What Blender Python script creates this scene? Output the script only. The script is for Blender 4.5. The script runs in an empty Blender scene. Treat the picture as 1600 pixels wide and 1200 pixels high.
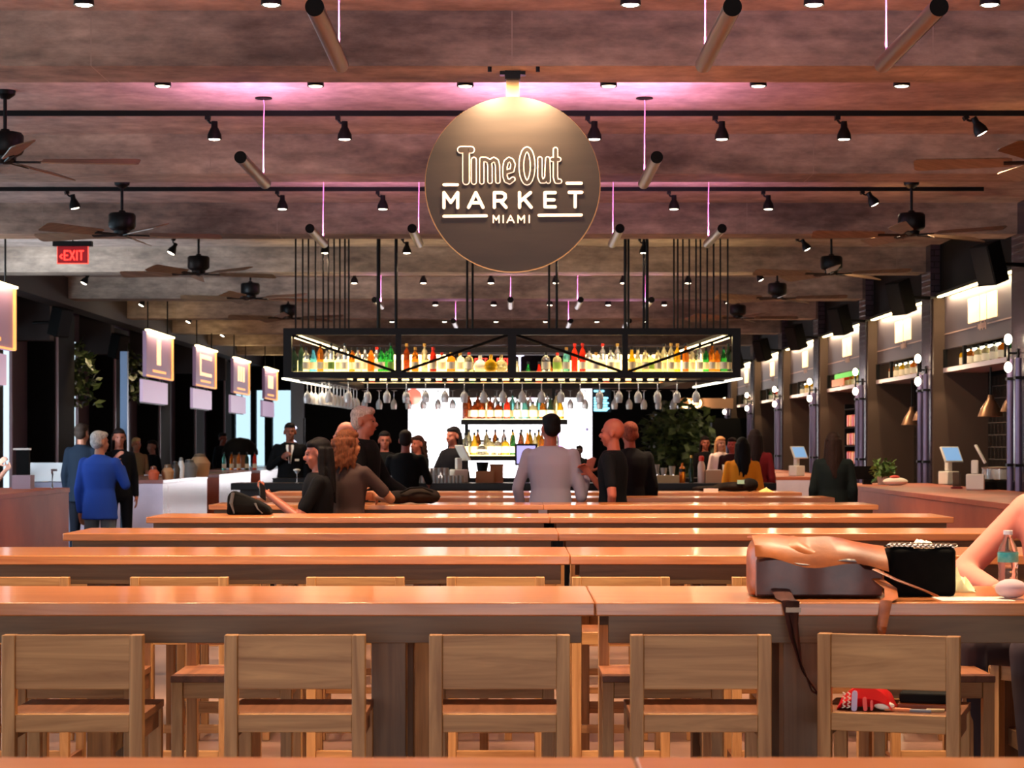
import bpy, math, random
from mathutils import Vector, Matrix, Euler
random.seed(7)
S = bpy.context.scene
C = S.collection
PI = math.pi
F, CX, HY, HC = 3300.0, 800.0, 696.0, 1.52      # focal length in px, vanishing point, camera height

# ---------------------------------------------------------------- camera, world, exposure
cd = bpy.data.cameras.new('camera'); cam = bpy.data.objects.new('camera', cd); C.objects.link(cam)
cam.location = (0, 0, HC); cam.rotation_euler = (PI/2, 0, 0)
cd.sensor_width = 36; cd.lens = F/1600*36; cd.shift_y = 96/1600; cd.clip_end = 300
cd.dof.use_dof = True; cd.dof.focus_distance = 9.5; cd.dof.aperture_fstop = 9
S.camera = cam
S.view_settings.view_transform = 'Standard'; S.view_settings.look = 'None'
S.view_settings.gamma = 1; S.view_settings.use_curve_mapping = False
S.view_settings.exposure = 0.12
try:
    S.cycles.use_denoising = True; S.cycles.max_bounces = 7; S.cycles.diffuse_bounces = 4
    S.cycles.glossy_bounces = 3; S.cycles.transmission_bounces = 6; S.cycles.transparent_max_bounces = 8
    S.cycles.sample_clamp_indirect = 6; S.cycles.caustics_reflective = False; S.cycles.caustics_refractive = False
except Exception: pass
w = bpy.data.worlds.new('daylight'); S.world = w; w.use_nodes = True
bg = w.node_tree.nodes['Background']; bg.inputs[0].default_value = (0.72, 0.90, 1.0, 1); bg.inputs[1].default_value = 1.15

KID = {}
def setp(o, parent):
    if parent: o.parent = parent; KID.setdefault(parent.name, []).append(o)
def lamp(kind, name, loc, power, color, parent=None, **k):
    d = bpy.data.lights.new(name, kind); d.energy = power; d.color = color
    for a, v in k.items():
        if a != 'rot': setattr(d, a, v)
    o = bpy.data.objects.new(name, d); C.objects.link(o); o.location = loc
    if 'rot' in k: o.rotation_euler = k['rot']
    setp(o, parent)
    return o
WARM = (1.0, 0.72, 0.45)

# ---------------------------------------------------------------- helpers
def px(x, d): return (x-CX)*d/F
def pz(y, d): return HC-(y-HY)*d/F
def P(x, y, d): return Vector((px(x, d), d, pz(y, d)))

class MB:
    def __init__(s): s.v = []; s.f = []
    def add(s, v, f, M=None):
        n = len(s.v)
        s.v += [tuple(M @ Vector(p)) for p in v] if M is not None else [tuple(p) for p in v]
        s.f += [tuple(i+n for i in q) for q in f]; return s
    def box(s, x0, x1, y0, y1, z0, z1, M=None):
        v = [(x, y, z) for z in (z0, z1) for y in (y0, y1) for x in (x0, x1)]
        return s.add(v, [(0,2,3,1),(4,5,7,6),(0,1,5,4),(2,6,7,3),(0,4,6,2),(1,3,7,5)], M)
    def bx(s, c, z, M=None):
        return s.box(c[0]-z[0]/2, c[0]+z[0]/2, c[1]-z[1]/2, c[1]+z[1]/2, c[2]-z[2]/2, c[2]+z[2]/2, M)
    def rings(s, R, close=True):
        n = len(R[0]); base = len(s.v)
        for r in R: s.v += [tuple(p) for p in r]
        for i in range(len(R)-1):
            for j in range(n):
                a = base+i*n+j; b = base+i*n+(j+1) % n
                s.f.append((a, b, b+n, a+n))
        if close:
            s.f.append(tuple(base+j for j in range(n))[::-1]); s.f.append(tuple(base+(len(R)-1)*n+j for j in range(n)))
        return s
    def cyl(s, a, b, r0, r1=None, n=12):
        a, b = Vector(a), Vector(b); r1 = r0 if r1 is None else r1
        q = (b-a).to_track_quat('Z', 'Y')
        return s.rings([[c+q @ Vector((r*math.cos(t*2*PI/n), r*math.sin(t*2*PI/n), 0)) for t in range(n)] for c, r in ((a, r0), (b, r1))])
    def tube(s, pts, r, n=8, rr=None):
        pts = [Vector(p) for p in pts]; R = []
        for i, p in enumerate(pts):
            d = (pts[min(i+1, len(pts)-1)]-pts[max(i-1, 0)]); q = d.to_track_quat('Z', 'Y')
            k = rr[i] if rr else r
            k = k if isinstance(k, tuple) else (k, k)
            R.append([p+q @ Vector((k[0]*math.cos(t*2*PI/n), k[1]*math.sin(t*2*PI/n), 0)) for t in range(n)])
        return s.rings(R)
    def lathe(s, prof, c=(0,0,0), n=16, M=None):
        R = [[(c[0]+max(r, 1e-4)*math.cos(t*2*PI/n), c[1]+max(r, 1e-4)*math.sin(t*2*PI/n), c[2]+z) for t in range(n)] for r, z in prof]
        if M is not None: R = [[M @ Vector(p) for p in r] for r in R]
        return s.rings(R)
    def ell(s, c, r, M=None, n=12, m=8):
        r = (r, r, r) if not isinstance(r, (tuple, list)) else r
        R = []
        for i in range(m+1):
            t = PI*i/m; q = max(math.sin(t), 1e-3)
            ring = [Vector((r[0]*q*math.cos(u*2*PI/n), r[1]*q*math.sin(u*2*PI/n), -r[2]*math.cos(t))) for u in range(n)]
            if M is not None: ring = [M @ p for p in ring]
            R.append([p+Vector(c) for p in ring])
        return s.rings(R)
    def cap(s, a, b, r0, r1=None, n=10):
        r1 = r0 if r1 is None else r1
        s.cyl(a, b, r0, r1, n); s.ell(a, r0, n=n, m=6); return s.ell(b, r1, n=n, m=6)
    def stroke(s, pts, r, y0, y1, n=10):       # a flat stroke with round ends in the xz plane, y0 front, y1 back
        for i in range(len(pts)-1):
            s.n_ = getattr(s, 'n_', 0)+1; y0 -= 2e-5*(s.n_ % 7)
            (ax, az), (bx_, bz) = pts[i], pts[i+1]; L = math.hypot(bx_-ax, bz-az) or 1e-6
            nx, nz = -(bz-az)/L*r, (bx_-ax)/L*r
            q = [(ax+nx, az+nz), (bx_+nx, bz+nz), (bx_-nx, bz-nz), (ax-nx, az-nz)]
            s.rings([[(x, y0, z) for x, z in q], [(x, y1, z) for x, z in q]])
        for ax, az in pts:
            y0 -= 2e-5
            q = [(ax+r*math.cos(t*2*PI/n), az+r*math.sin(t*2*PI/n)) for t in range(n)]
            s.rings([[(x, y0, z) for x, z in q], [(x, y1, z) for x, z in q]])
        return s
    def build(s, name, mat, parent=None, smooth=True, bevel=0, loc=None, kind=None):
        me = bpy.data.meshes.new(name); me.from_pydata(s.v, [], s.f); me.materials.append(mat)
        import bmesh
        bm = bmesh.new(); bm.from_mesh(me); bmesh.ops.recalc_face_normals(bm, faces=bm.faces[:]); bm.to_mesh(me); bm.free()
        if smooth:
            me.shade_smooth(); me.set_sharp_from_angle(angle=math.radians(38))
        o = bpy.data.objects.new(name, me); C.objects.link(o)
        setp(o, parent)
        if loc: o.location = loc
        if bevel:
            b = o.modifiers.new('bevel', 'BEVEL'); b.width = bevel; b.segments = 2; b.limit_method = 'ANGLE'
        if kind: o['kind'] = kind
        return o

def tag(o, label, cat, group=None, kind=None):
    if label: o['label'] = label
    if cat: o['category'] = cat
    if group: o['group'] = group
    if kind: o['kind'] = kind
    return o
def thing(name, label, cat, loc=(0,0,0), rz=0, group=None):
    o = bpy.data.objects.new(name, None); C.objects.link(o); o.location = loc; o.rotation_euler = (0, 0, rz)
    o.empty_display_size = .1
    return tag(o, label, cat, group)
def dup(o, loc=None, rz=None, label=None, group=None, parent=None):
    c = o.copy(); C.objects.link(c)
    if parent: c.matrix_parent_inverse = o.matrix_parent_inverse; setp(c, parent)
    for ch in [k for k in KIDS(o)]: dup(ch, parent=c)
    if loc is not None: c.location = loc
    if rz is not None: c.rotation_euler = (0, 0, rz)
    if label: c['label'] = label
    if group: c['group'] = group
    return c
def KIDS(o): return list(KID.get(o.name, []))
ORD = ['first','second','third','fourth','fifth','sixth','seventh','eighth','ninth','tenth','eleventh','twelfth','thirteenth','fourteenth','fifteenth','sixteenth','seventeenth','eighteenth','nineteenth','twentieth','twenty-first','twenty-second','twenty-third','twenty-fourth','twenty-fifth','twenty-sixth','twenty-seventh','twenty-eighth','twenty-ninth','thirtieth']+['thirty-%s' % w for w in ('first','second','third','fourth','fifth','sixth','seventh','eighth','ninth')]+['fortieth']+['forty-%s' % w for w in ('first','second','third','fourth','fifth','sixth','seventh','eighth','ninth')]+['fiftieth']
def nth(i): return 'leftmost' if i == 0 else ORD[i]+' from the left'

# ---------------------------------------------------------------- materials
def lin(r, g, b):
    f = lambda c: (c/255/12.92 if c/255 <= .04045 else ((c/255+.055)/1.055)**2.4)
    return (f(r), f(g), f(b), 1)
def mat(name, col, rough=.5, metal=0, spec=.5, trans=0, emit=None, es=0, coat=0, sheen=0, alpha=1, ior=1.45):
    m = bpy.data.materials.new(name); m.use_nodes = True; b = m.node_tree.nodes['Principled BSDF']
    col = lin(*col) if max(col) > 1.01 else tuple(col)[:3]+(1,)
    b.inputs['Base Color'].default_value = col; b.inputs['Roughness'].default_value = rough
    b.inputs['Metallic'].default_value = metal; b.inputs['Specular IOR Level'].default_value = spec
    b.inputs['Transmission Weight'].default_value = trans; b.inputs['Coat Weight'].default_value = coat
    b.inputs['Coat Roughness'].default_value = .12; b.inputs['IOR'].default_value = ior; b.inputs['Alpha'].default_value = alpha
    if emit: b.inputs['Emission Color'].default_value = lin(*emit); b.inputs['Emission Strength'].default_value = es
    return m
def nodes(m): return m.node_tree.nodes, m.node_tree.links, m.node_tree.nodes['Principled BSDF']
def noisy(m, c1, c2, scale=5, stretch=(1,1,1), detail=6, bump=0, coords='Object', lo=.35, hi=.65, rnd=True, dist=0):
    N, L, b = nodes(m); c1 = lin(*c1); c2 = lin(*c2)
    if coords == 'World': src = N.new('ShaderNodeNewGeometry').outputs['Position']
    else: src = N.new('ShaderNodeTexCoord').outputs[coords]
    mp = N.new('ShaderNodeMapping'); mp.inputs['Scale'].default_value = stretch; L.new(src, mp.inputs[0])
    if rnd and coords == 'Object':
        oi = N.new('ShaderNodeObjectInfo'); mu = N.new('ShaderNodeMath'); mu.operation = 'MULTIPLY'; mu.inputs[1].default_value = 37
        L.new(oi.outputs['Random'], mu.inputs[0]); cb = N.new('ShaderNodeCombineXYZ')
        for i in range(3): L.new(mu.outputs[0], cb.inputs[i])
        L.new(cb.outputs[0], mp.inputs['Location'])
    t = N.new('ShaderNodeTexNoise'); t.inputs['Scale'].default_value = scale; t.inputs['Detail'].default_value = detail
    t.inputs['Roughness'].default_value = .6; t.inputs['Distortion'].default_value = dist; L.new(mp.outputs[0], t.inputs['Vector'])
    r = N.new('ShaderNodeValToRGB'); r.color_ramp.elements[0].position = lo; r.color_ramp.elements[1].position = hi
    r.color_ramp.elements[0].color = c1; r.color_ramp.elements[1].color = c2
    L.new(t.outputs['Fac'], r.inputs[0]); L.new(r.outputs[0], b.inputs['Base Color'])
    if bump:
        bp = N.new('ShaderNodeBump'); bp.inputs['Strength'].default_value = bump; bp.inputs['Distance'].default_value = .01
        L.new(t.outputs['Fac'], bp.inputs['Height']); L.new(bp.outputs[0], b.inputs['Normal'])
    return m
def wood(name, axis, c1=(150,100,56), c2=(208,154,98), rough=.45, coat=0):
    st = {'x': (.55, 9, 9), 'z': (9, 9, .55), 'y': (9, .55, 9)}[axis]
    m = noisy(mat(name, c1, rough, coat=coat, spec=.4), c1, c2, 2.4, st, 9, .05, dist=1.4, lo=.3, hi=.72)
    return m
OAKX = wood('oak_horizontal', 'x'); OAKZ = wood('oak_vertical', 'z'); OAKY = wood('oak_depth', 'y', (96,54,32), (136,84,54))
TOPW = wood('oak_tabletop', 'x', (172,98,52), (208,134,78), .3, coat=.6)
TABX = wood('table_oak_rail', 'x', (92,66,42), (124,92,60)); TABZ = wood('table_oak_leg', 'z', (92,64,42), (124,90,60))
def concrete(name, c0, c1, c2, hs=.35):
    m = mat(name, c1, .85, spec=.25); N, L, b = nodes(m)
    g = N.new('ShaderNodeNewGeometry')
    def noise(sc, st, de=8):
        mp = N.new('ShaderNodeMapping'); mp.inputs['Scale'].default_value = st; L.new(g.outputs['Position'], mp.inputs[0])
        t = N.new('ShaderNodeTexNoise'); t.inputs['Scale'].default_value = sc; t.inputs['Detail'].default_value = de; t.inputs['Roughness'].default_value = .62
        L.new(mp.outputs[0], t.inputs['Vector']); return t.outputs['Fac']
    a = noise(.55, (.8, 1.3, 2.2)); f = noise(5, (1, 1, 2.5), 10); st = noise(1.6, (.25, 1, 7), 6)
    def ramp(fac, lo, hi, ca, cb_):
        r = N.new('ShaderNodeValToRGB'); e = r.color_ramp.elements; e[0].position = lo; e[1].position = hi; e[0].color = ca; e[1].color = cb_
        L.new(fac, r.inputs[0]); return r.outputs[0]
    A = ramp(a, .38, .62, lin(*c0), lin(*c1)); B = ramp(f, .35, .7, (.58,.58,.58,1), (1.2,1.17,1.12,1)); D = ramp(st, .3, .6, (.7,.7,.7,1), (1.08,1.08,1.08,1))
    x = N.new('ShaderNodeMix'); x.data_type = 'RGBA'; x.blend_type = 'MULTIPLY'; x.inputs[0].default_value = .8; L.new(A, x.inputs[6]); L.new(B, x.inputs[7])
    y = N.new('ShaderNodeMix'); y.data_type = 'RGBA'; y.blend_type = 'MULTIPLY'; y.inputs[0].default_value = hs*2; L.new(x.outputs[2], y.inputs[6]); L.new(D, y.inputs[7])
    # formwork joints across the beam
    sx = N.new('ShaderNodeSeparateXYZ'); L.new(g.outputs['Position'], sx.inputs[0])
    md = N.new('ShaderNodeMath'); md.operation = 'PINGPONG'; md.inputs[1].default_value = 1.22; L.new(sx.outputs['X'], md.inputs[0])
    lt = N.new('ShaderNodeMath'); lt.operation = 'LESS_THAN'; lt.inputs[1].default_value = (.003 if hs > .3 else -1); L.new(md.outputs[0], lt.inputs[0])
    z = N.new('ShaderNodeMix'); z.data_type = 'RGBA'; z.inputs[7].default_value = lin(*[int(c*.82) for c in c1]); L.new(lt.outputs[0], z.inputs[0]); L.new(y.outputs[2], z.inputs[6])
    L.new(z.outputs[2], b.inputs['Base Color'])
    bp = N.new('ShaderNodeBump'); bp.inputs['Strength'].default_value = .25; bp.inputs['Distance'].default_value = .02; L.new(f, bp.inputs['Height']); L.new(bp.outputs[0], b.inputs['Normal'])
    return m
CONC = concrete('board_formed_concrete', (106,92,84), (182,162,146), 0); SLAB = concrete('slab_concrete', (166,148,140), (192,174,164), 0, .15)
def grid(name, c, g, sx, sz, rough=.2):
    m = mat(name, c, rough); N, L, b = nodes(m)
    geo = N.new('ShaderNodeNewGeometry'); sp = N.new('ShaderNodeSeparateXYZ'); L.new(geo.outputs['Position'], sp.inputs[0])
    ad = N.new('ShaderNodeMath'); L.new(sp.outputs['X'], ad.inputs[0]); L.new(sp.outputs['Y'], ad.inputs[1])
    cb = N.new('ShaderNodeCombineXYZ'); L.new(ad.outputs[0], cb.inputs[0]); L.new(sp.outputs['Z'], cb.inputs[1])
    t = N.new('ShaderNodeTexBrick'); t.inputs['Scale'].default_value = 1; t.inputs['Brick Width'].default_value = sx; t.inputs['Row Height'].default_value = sz
    t.inputs['Mortar Size'].default_value = .006; t.inputs['Color1'].default_value = lin(*c); t.inputs['Color2'].default_value = lin(*[int(k*.8) for k in c]); t.inputs['Mortar'].default_value = lin(*g)
    L.new(cb.outputs[0], t.inputs['Vector']); L.new(t.outputs['Color'], b.inputs['Base Color'])
    bp = N.new('ShaderNodeBump'); bp.inputs['Strength'].default_value = .3; bp.inputs['Distance'].default_value = .005; bp.invert = True
    L.new(t.outputs['Fac'], bp.inputs['Height']); L.new(bp.outputs[0], b.inputs['Normal']); return m
BRICK = grid('glazed_brick', (66,54,66), (34,28,34), .24, .075, .22); TILE = grid('black_kitchen_tile', (18,16,16), (96,88,82), .2, .15, .25)
FLOOR = noisy(mat('polished_floor', (120,92,78), .3), (92,68,58), (134,102,88), .8, coords='World')
BLACK = mat('black_metal', (10,9,10), .45, 0, .25); MATTE = mat('matte_black', (11,10,10), .8, spec=.2); DARK = mat('dark_panel', (96,88,106), .5)
FASC = mat('fascia_paint', (72,62,70), .5); BROWN = mat('dark_brown_wall', (72,54,42), .75); HEADER = mat('header_paint', (48,38,38), .7)
STEEL = mat('blue_grey_steel', (70,84,104), .35, .5); LAV = noisy(mat('lavender_laminate', (214,196,214), .22, coat=.6), (206,188,206), (222,204,220), 2)
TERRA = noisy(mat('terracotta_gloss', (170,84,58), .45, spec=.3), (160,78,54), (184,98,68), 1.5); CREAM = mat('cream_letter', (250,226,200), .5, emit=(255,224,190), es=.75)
WHITE = mat('white_plastic', (232,226,214), .35); LED = mat('led_warm', (255,240,200), .5, emit=(255,226,160), es=9); LEDW = mat('led_cool', (255,255,240), .5, emit=(255,246,214), es=5)
LENS = mat('lamp_lens', (255,250,235), .3, emit=(255,238,210), es=14); BULB = mat('glass_bulb', (255,250,235), .3, emit=(255,236,200), es=16)

# ================================================================ the room
XR, XL, ZS, ZB = 5.25, -7.5, 4.04, 3.72
def st(name, mb, m, **k): return mb.build(name, m, kind='structure', smooth=False, **k)
st('floor', MB().box(-12, 8, -8, 58, -.2, 0), FLOOR)
st('ceiling', MB().box(-9, 8, -8, 58, ZS, ZS+.3), SLAB)
BD = [12.24+4.85*k for k in range(-2, 9)]
for d in BD: st('ceiling_beam', MB().box(-6.65, XR, d, d+.56, ZB, ZS), CONC)
st('trim_1', MB().box(-6.95, -6.65, -8, 56.5, 3.62, ZS), HEADER)                       # edge beam over the left stalls
for k in range(9): st('left_soffit', MB().box(XL, -6.95, 17.2+4.85*k, 17.5+4.85*k, 3.1, ZS), HEADER)
# left wall: dark pillars and drawn blinds, narrow daylight slits between them
m = MB()
slits = [31.0+4.78*k for k in range(6)]
y0 = 24.4
for s_ in slits:
    m.box(XL-.03, XL, y0, s_, 0, 3.3); y0 = s_+.66
m.box(XL-.03, XL, y0, 56.4, 0, 3.3)
m.box(XL-.03, XL, -8, 57, 3.3, ZS); m.box(XL-.03, XL, -8, 24.4, 0, .35)
st('wall_left', m, DARK)
for i, y in enumerate((2, 6.5, 11, 15.5, 20)): st('left_pillar', MB().box(XL-.3, XL+.15, y-.3, y+.3, 0, 3.4), DARK)
for i, y in enumerate([27.9+4.78*k for k in range(6)]):
    st('left_pillar', MB().box(XL, XL+.42, y, y+1.5, 0, 3.62), MATTE)
    st('trim_%d' % (i+2), MB().box(XL+.0, XL+.04, y+3.6, y+3.66, .2, 3.2).box(XL+.42, XL+.45, y+.1, y+.14, .3, 3.4), mat('pale_reveal', (170,140,150), .4))
# right wall: piers in glazed brick, open stall bays between them
PR = [21.63+4.87*k for k in range(-5, 7)]
for i, d in enumerate(PR):
    st('brick_pier', MB().box(XR, XR+.9, d, d+.57, 0, ZS), BRICK)
st('wall_right', MB().box(XR+.12, XR+.9, -8, 56.5, 3.42, ZS).box(XR+.75, XR+.9, -8, 56.5, 0, 3.42), MATTE)
for d in PR[4:]: st('kitchen_tiles', MB().box(XR+.7, XR+.75, d+.57, d+4.87, .9, 2.38), TILE)
for d in PR[1:]: st('stall_side_wall', MB().box(XR+.02, XR+.7, d-.1, d-.004, 0, 3.36), BROWN)
# back wall
m = MB()
m.box(-5.9, 7, 56.5, 56.8, 0, ZS).box(XL-.3, -5.9, 56.5, 56.8, 3.0, ZS)
for a, b in ((XL-.3, -7.42), (-7.0, -6.86), (-6.62, -6.42)): m.box(a, b, 56.5, 56.8, 0, 3.0)
st('wall_back', m, MATTE)
st('wall_rear_unseen', MB().box(-9, -4.6, -8.2, -8, 0, ZS).box(4.6, 8, -8.2, -8, 0, ZS).box(-4.6, 4.6, -8.2, -8, 2.9, ZS), DARK)  # unseen wall added to limit the daylight fill from behind
GLASS = mat('window_glass', (225,240,245), .02, trans=1.0, ior=1.01, spec=.3)
for i, (a, b) in enumerate(((-7.42,-7.0), (-6.86,-6.62), (-6.42,-5.9))): st('window_%d' % (i+1), MB().box(a, b, 56.6, 56.62, .05, 3.0), GLASS)
st('trim_20', MB().box(-5.9, -5.55, 56.3, 56.5, 0, 3.4), mat('grey_mullion', (170,180,188), .5))
# daylight comes in through the glazed left side (soft sky) and the open entrance behind the camera
lamp('AREA', 'sky_light_left', (XL+.05, 12.5, 1.9), 520, (.62,.82,1), rot=(0, -PI/2, 0), shape='RECTANGLE', size=3.0, size_y=22)
lamp('AREA', 'sky_light_entrance', (0, -7.8, 1.6), 640, (.96,.9,.9), rot=(PI/2, 0, 0), shape='RECTANGLE', size=9, size_y=2.8)

lamp('AREA', 'added_corner_fill', (XL+.15, 24.1, 2.2), 330, (.70,.86,1), rot=(PI/2, 0, -.45), shape='RECTANGLE', size=1.0, size_y=2.6)  # added corner lamp that brightens the lavender counter end and left ceiling

# ================================================================ tables
TD = [2.43, 6.31, 9.02, 11.28, 13.85, 16.7, 18.95, 21.1]
ROWN = ['nearest the camera', 'second from the camera', 'third from the camera', 'fourth from the camera', 'fifth from the camera', 'sixth from the camera', 'seventh from the camera', 'farthest from the camera, before the bar']
t = thing('communal_table', 'x', 'table', group='long oak communal tables')
MB().box(0, 2.648, 0, .755, 1.01, 1.05).build('tabletop', TOPW, t, bevel=.004)
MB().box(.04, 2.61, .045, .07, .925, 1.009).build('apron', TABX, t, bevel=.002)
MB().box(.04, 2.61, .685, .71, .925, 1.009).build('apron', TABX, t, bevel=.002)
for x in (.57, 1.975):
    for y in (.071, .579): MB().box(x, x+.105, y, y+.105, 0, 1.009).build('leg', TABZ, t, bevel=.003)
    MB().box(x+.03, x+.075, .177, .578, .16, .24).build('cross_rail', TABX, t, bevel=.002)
tabs = []
for i, d in enumerate(TD):
    for j in (0, 1):
        xo = (-2.4, .25)[j] - (.065 if i == 0 else 0)
        lab = 'long oak communal table, %s half of the row %s' % (('left', 'right')[j], ROWN[i])
        o = t if not tabs else dup(t)
        o.location = (xo, d, 0); o['label'] = lab; tabs.append(o)

# ================================================================ bar stools
def make_stool():
    s = thing('bar_stool', 'x', 'bar stool')
    for x in (-.2, .162):
        MB().box(x, x+.038, 0, .04, 0, .982).build('leg', OAKZ, s, bevel=.0025)
        MB().box(x, x+.038, .32, .358, 0, .735).build('leg', OAKZ, s, bevel=.0025)
    MB().box(-.162, .162, .006, .026, .828, .982).build('backrest', OAKX, s, bevel=.002)
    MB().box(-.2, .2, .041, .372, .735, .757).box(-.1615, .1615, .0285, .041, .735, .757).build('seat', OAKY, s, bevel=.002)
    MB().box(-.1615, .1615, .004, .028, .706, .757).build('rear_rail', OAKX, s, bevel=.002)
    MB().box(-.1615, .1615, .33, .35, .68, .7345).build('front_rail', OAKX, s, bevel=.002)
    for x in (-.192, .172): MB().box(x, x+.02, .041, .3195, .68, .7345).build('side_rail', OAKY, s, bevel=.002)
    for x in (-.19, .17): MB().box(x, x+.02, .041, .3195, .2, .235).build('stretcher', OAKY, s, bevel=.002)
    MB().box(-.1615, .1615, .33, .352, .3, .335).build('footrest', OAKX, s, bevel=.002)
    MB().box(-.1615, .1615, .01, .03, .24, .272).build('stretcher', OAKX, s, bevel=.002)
    return s
stool0 = make_stool(); first = [stool0]
def stool(x, y, rz, label, group):
    o = first.pop() if first else dup(stool0)
    o.location = (x, y, 0); o.rotation_euler = (0, 0, rz); o['label'] = label; o['group'] = group; return o
G1 = 'stools backing the camera at the second table row'
near = [(-1.247, 0, 'pale oak bar stool, leftmost of those facing away in front of the second table row'),
        (-.616, .0, 'oak bar stool between the leftmost stool and the middle one, back to camera'),
        (-.035, .0, 'middle oak bar stool facing away under the hanging round sign'),
        (.536, .0, 'oak bar stool facing away, just left of the angled stool with shopping'),
        (1.065, math.radians(-17), 'angled oak bar stool holding a red bag on its seat')]
for x, rz, l in near: stool(x, 5.985, rz, l, G1)
def seat_stool(x, y, prz, label, group=None):      # a stool under a seated person facing prz
    q = Matrix.Rotation(prz, 3, 'Z') @ Vector((0, .19, 0)); return stool(x+q.x, y+q.y, prz+PI, label, group or 'stools with people on them')
seat_stool(1.96, 6.02, -PI/2+.2, 'oak bar stool under the person in dark trousers at right')
seat_stool(1.975, 7.55, -PI/2+.75, 'oak bar stool under the person in the pink top')
seat_stool(px(500,16.2), 16.2, -PI/2+.12, 'oak bar stool under the seated person with black hair')
seat_stool(px(545,16.45), 16.3, PI-.55, 'oak bar stool under the person with copper dreadlocks')
for i, x in enumerate((-2.01, -1.36, -.64, -.067, .445, 1.1, 1.75, 2.4)):
    stool(x, 8.62, 0, 'oak stool with backrest peeking over the second table row, '+nth(i), 'stools on the near side of the third table row')
for i, x in enumerate((-2.12, -1.45, -.93, -.06, .5, 1.4)):
    stool(x, 7.36, PI, 'oak stool beyond the second table row, '+nth(i), 'stools on the far side of the second table row')
for r, (d, xs) in enumerate(((11.28, (-2.1,-1.45,-.8,-.2,.5,1.1,1.75,2.4)), (13.85, (-2.0,-1.3,-.7,-.1,.6,1.3,1.9,2.5)))):
    for i, x in enumerate(xs): stool(x, d-.4, 0, 'oak bar stool before the %s table row, %s' % (('fourth','fifth')[r], nth(i)), 'stools on the near side of the %s table row' % ('fourth','fifth')[r])
for i, x in enumerate((-2.12,-1.4,-.8,.05,.52,1.2,1.9)):
    stool(x, 10.12, PI, 'oak stool beyond the third table row, '+nth(i), 'stools on the far side of the third table row')

# ================================================================ round sign
d = 12.44; u = .000877*d/12.4
sg = thing('hanging_sign', 'large round dark hanging sign with cream outlined lettering, on a ceiling pole', 'sign', (px(801, d), d, pz(288, d)))
def U(a, b): return ((a-604)*u, (591-b)*u)
R_ = 583*u; n = 72
q = [(R_*math.cos(k*2*PI/n), R_*math.sin(k*2*PI/n)) for k in range(n)]
SIGN = noisy(mat('bronzed_sign_face', (48,39,33), .5, .1), (44,36,30), (54,44,37), 3, (.4,1,3), bump=.02)
MB().rings([[(a, -.02, b) for a, b in q], [(a, .02, b) for a, b in q]]).build('disc', SIGN, sg)
MB().rings([[(a*.995, .021, b*.995) for a, b in q], [(a*1.012, .021, b*1.012) for a, b in q], [(a*1.012, .03, b*1.012) for a, b in q], [(a*.995, .03, b*.995) for a, b in q]], close=False).build('rim', mat('brass_rim', (190,140,90), .35, .7), sg)
hp = ZB-pz(288, d)
MB().box(-.038, .038, -.015, .015, R_-.03, hp-.03).build('pole', mat('bronze_pole', (150,120,84), .45, .4), sg, bevel=.002)
MB().box(-.045, .045, -.05, .05, hp-.05, hp).box(-.075, .075, -.03, .03, hp-.02, hp).build('ceiling_bracket', BLACK, sg)
L1 = {'T': ([[(258,364),(326,364)], [(293,364),(293,574)]], 26), 'i': ([[(345,430),(345,578)]], 20),
 'm': ([[(398,578),(398,428),(424,428),(446,440),(452,470),(453,575)], [(453,445),(478,428),(496,440),(503,470),(505,574)]], 18),
 'e': ([[(562,512),(600,500),(607,462),(596,436),(580,428),(560,445),(553,480),(553,540),(562,568),(584,578),(606,560)]], 18),
 'O': ([[(700+38*math.cos(a*PI/10), 472+112*math.sin(a*PI/10)) for a in range(21)]], 19),
 'u': ([[(786,425),(786,545),(797,572),(816,572),(832,550),(838,425)], [(838,425),(842,574)]], 18),
 't': ([[(890,362),(890,545),(898,574),(918,574)], [(868,428),(912,428)]], 18)}
for ch, (ss, r) in L1.items():
    a = MB(); b = MB()
    for pts in ss: a.stroke([U(*p) for p in pts], r*u, -.024, -.021, 14)
    for pts in ss: b.stroke([U(*p) for p in pts], (r-7)*u, -.027, -.0245, 14)
    o = a.build('outline_letter', CREAM, sg, smooth=False); b.build('letter_face', SIGN, o, smooth=False)
L2 = [[[(145,750),(145,650),(191,715),(237,650),(237,750)]], [[(310,748),(358,650),(406,748)], [(332,718),(384,718)]],
 [[(482,748),(482,650),(532,650),(553,662),(555,684),(540,703),(482,705)], [(522,705),(560,748)]], [[(650,650),(650,748)], [(723,650),(652,710)], [(680,690),(728,748)]],
 [[(888,650),(820,650),(820,745),(888,745)], [(820,698),(880,698)]], [[(982,648),(1065,648)], [(1022,648),(1022,745)]]]
for ss in L2:
    a = MB()
    for pts in ss: a.stroke([U(*p) for p in pts], 11*u, -.026, -.021, 12)
    a.build('capital_letter', CREAM, sg, smooth=False)
for a_, b_ in (((145,597),(235,597)), ((967,587),(1063,587)), ((145,808),(428,805)), ((780,801),(1063,799))):
    MB().stroke([U(*a_), U(*b_)], 10*u, -.026, -.021, 12).build('bar_line', CREAM, sg, smooth=False)
for ss in ([[(475,850),(475,803),(494,832),(513,803),(513,850)]], [[(541,803),(541,850)]], [[(567,850),(590,803),(613,850)], [(577,834),(603,834)]],
           [[(640,850),(640,803),(661,832),(682,803),(682,850)]], [[(715,803),(715,850)]]):
    a = MB()
    for pts in ss: a.stroke([U(*p) for p in pts], 4.6*u, -.026, -.021, 10)
    a.build('small_letter', CREAM, sg, smooth=False)

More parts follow.
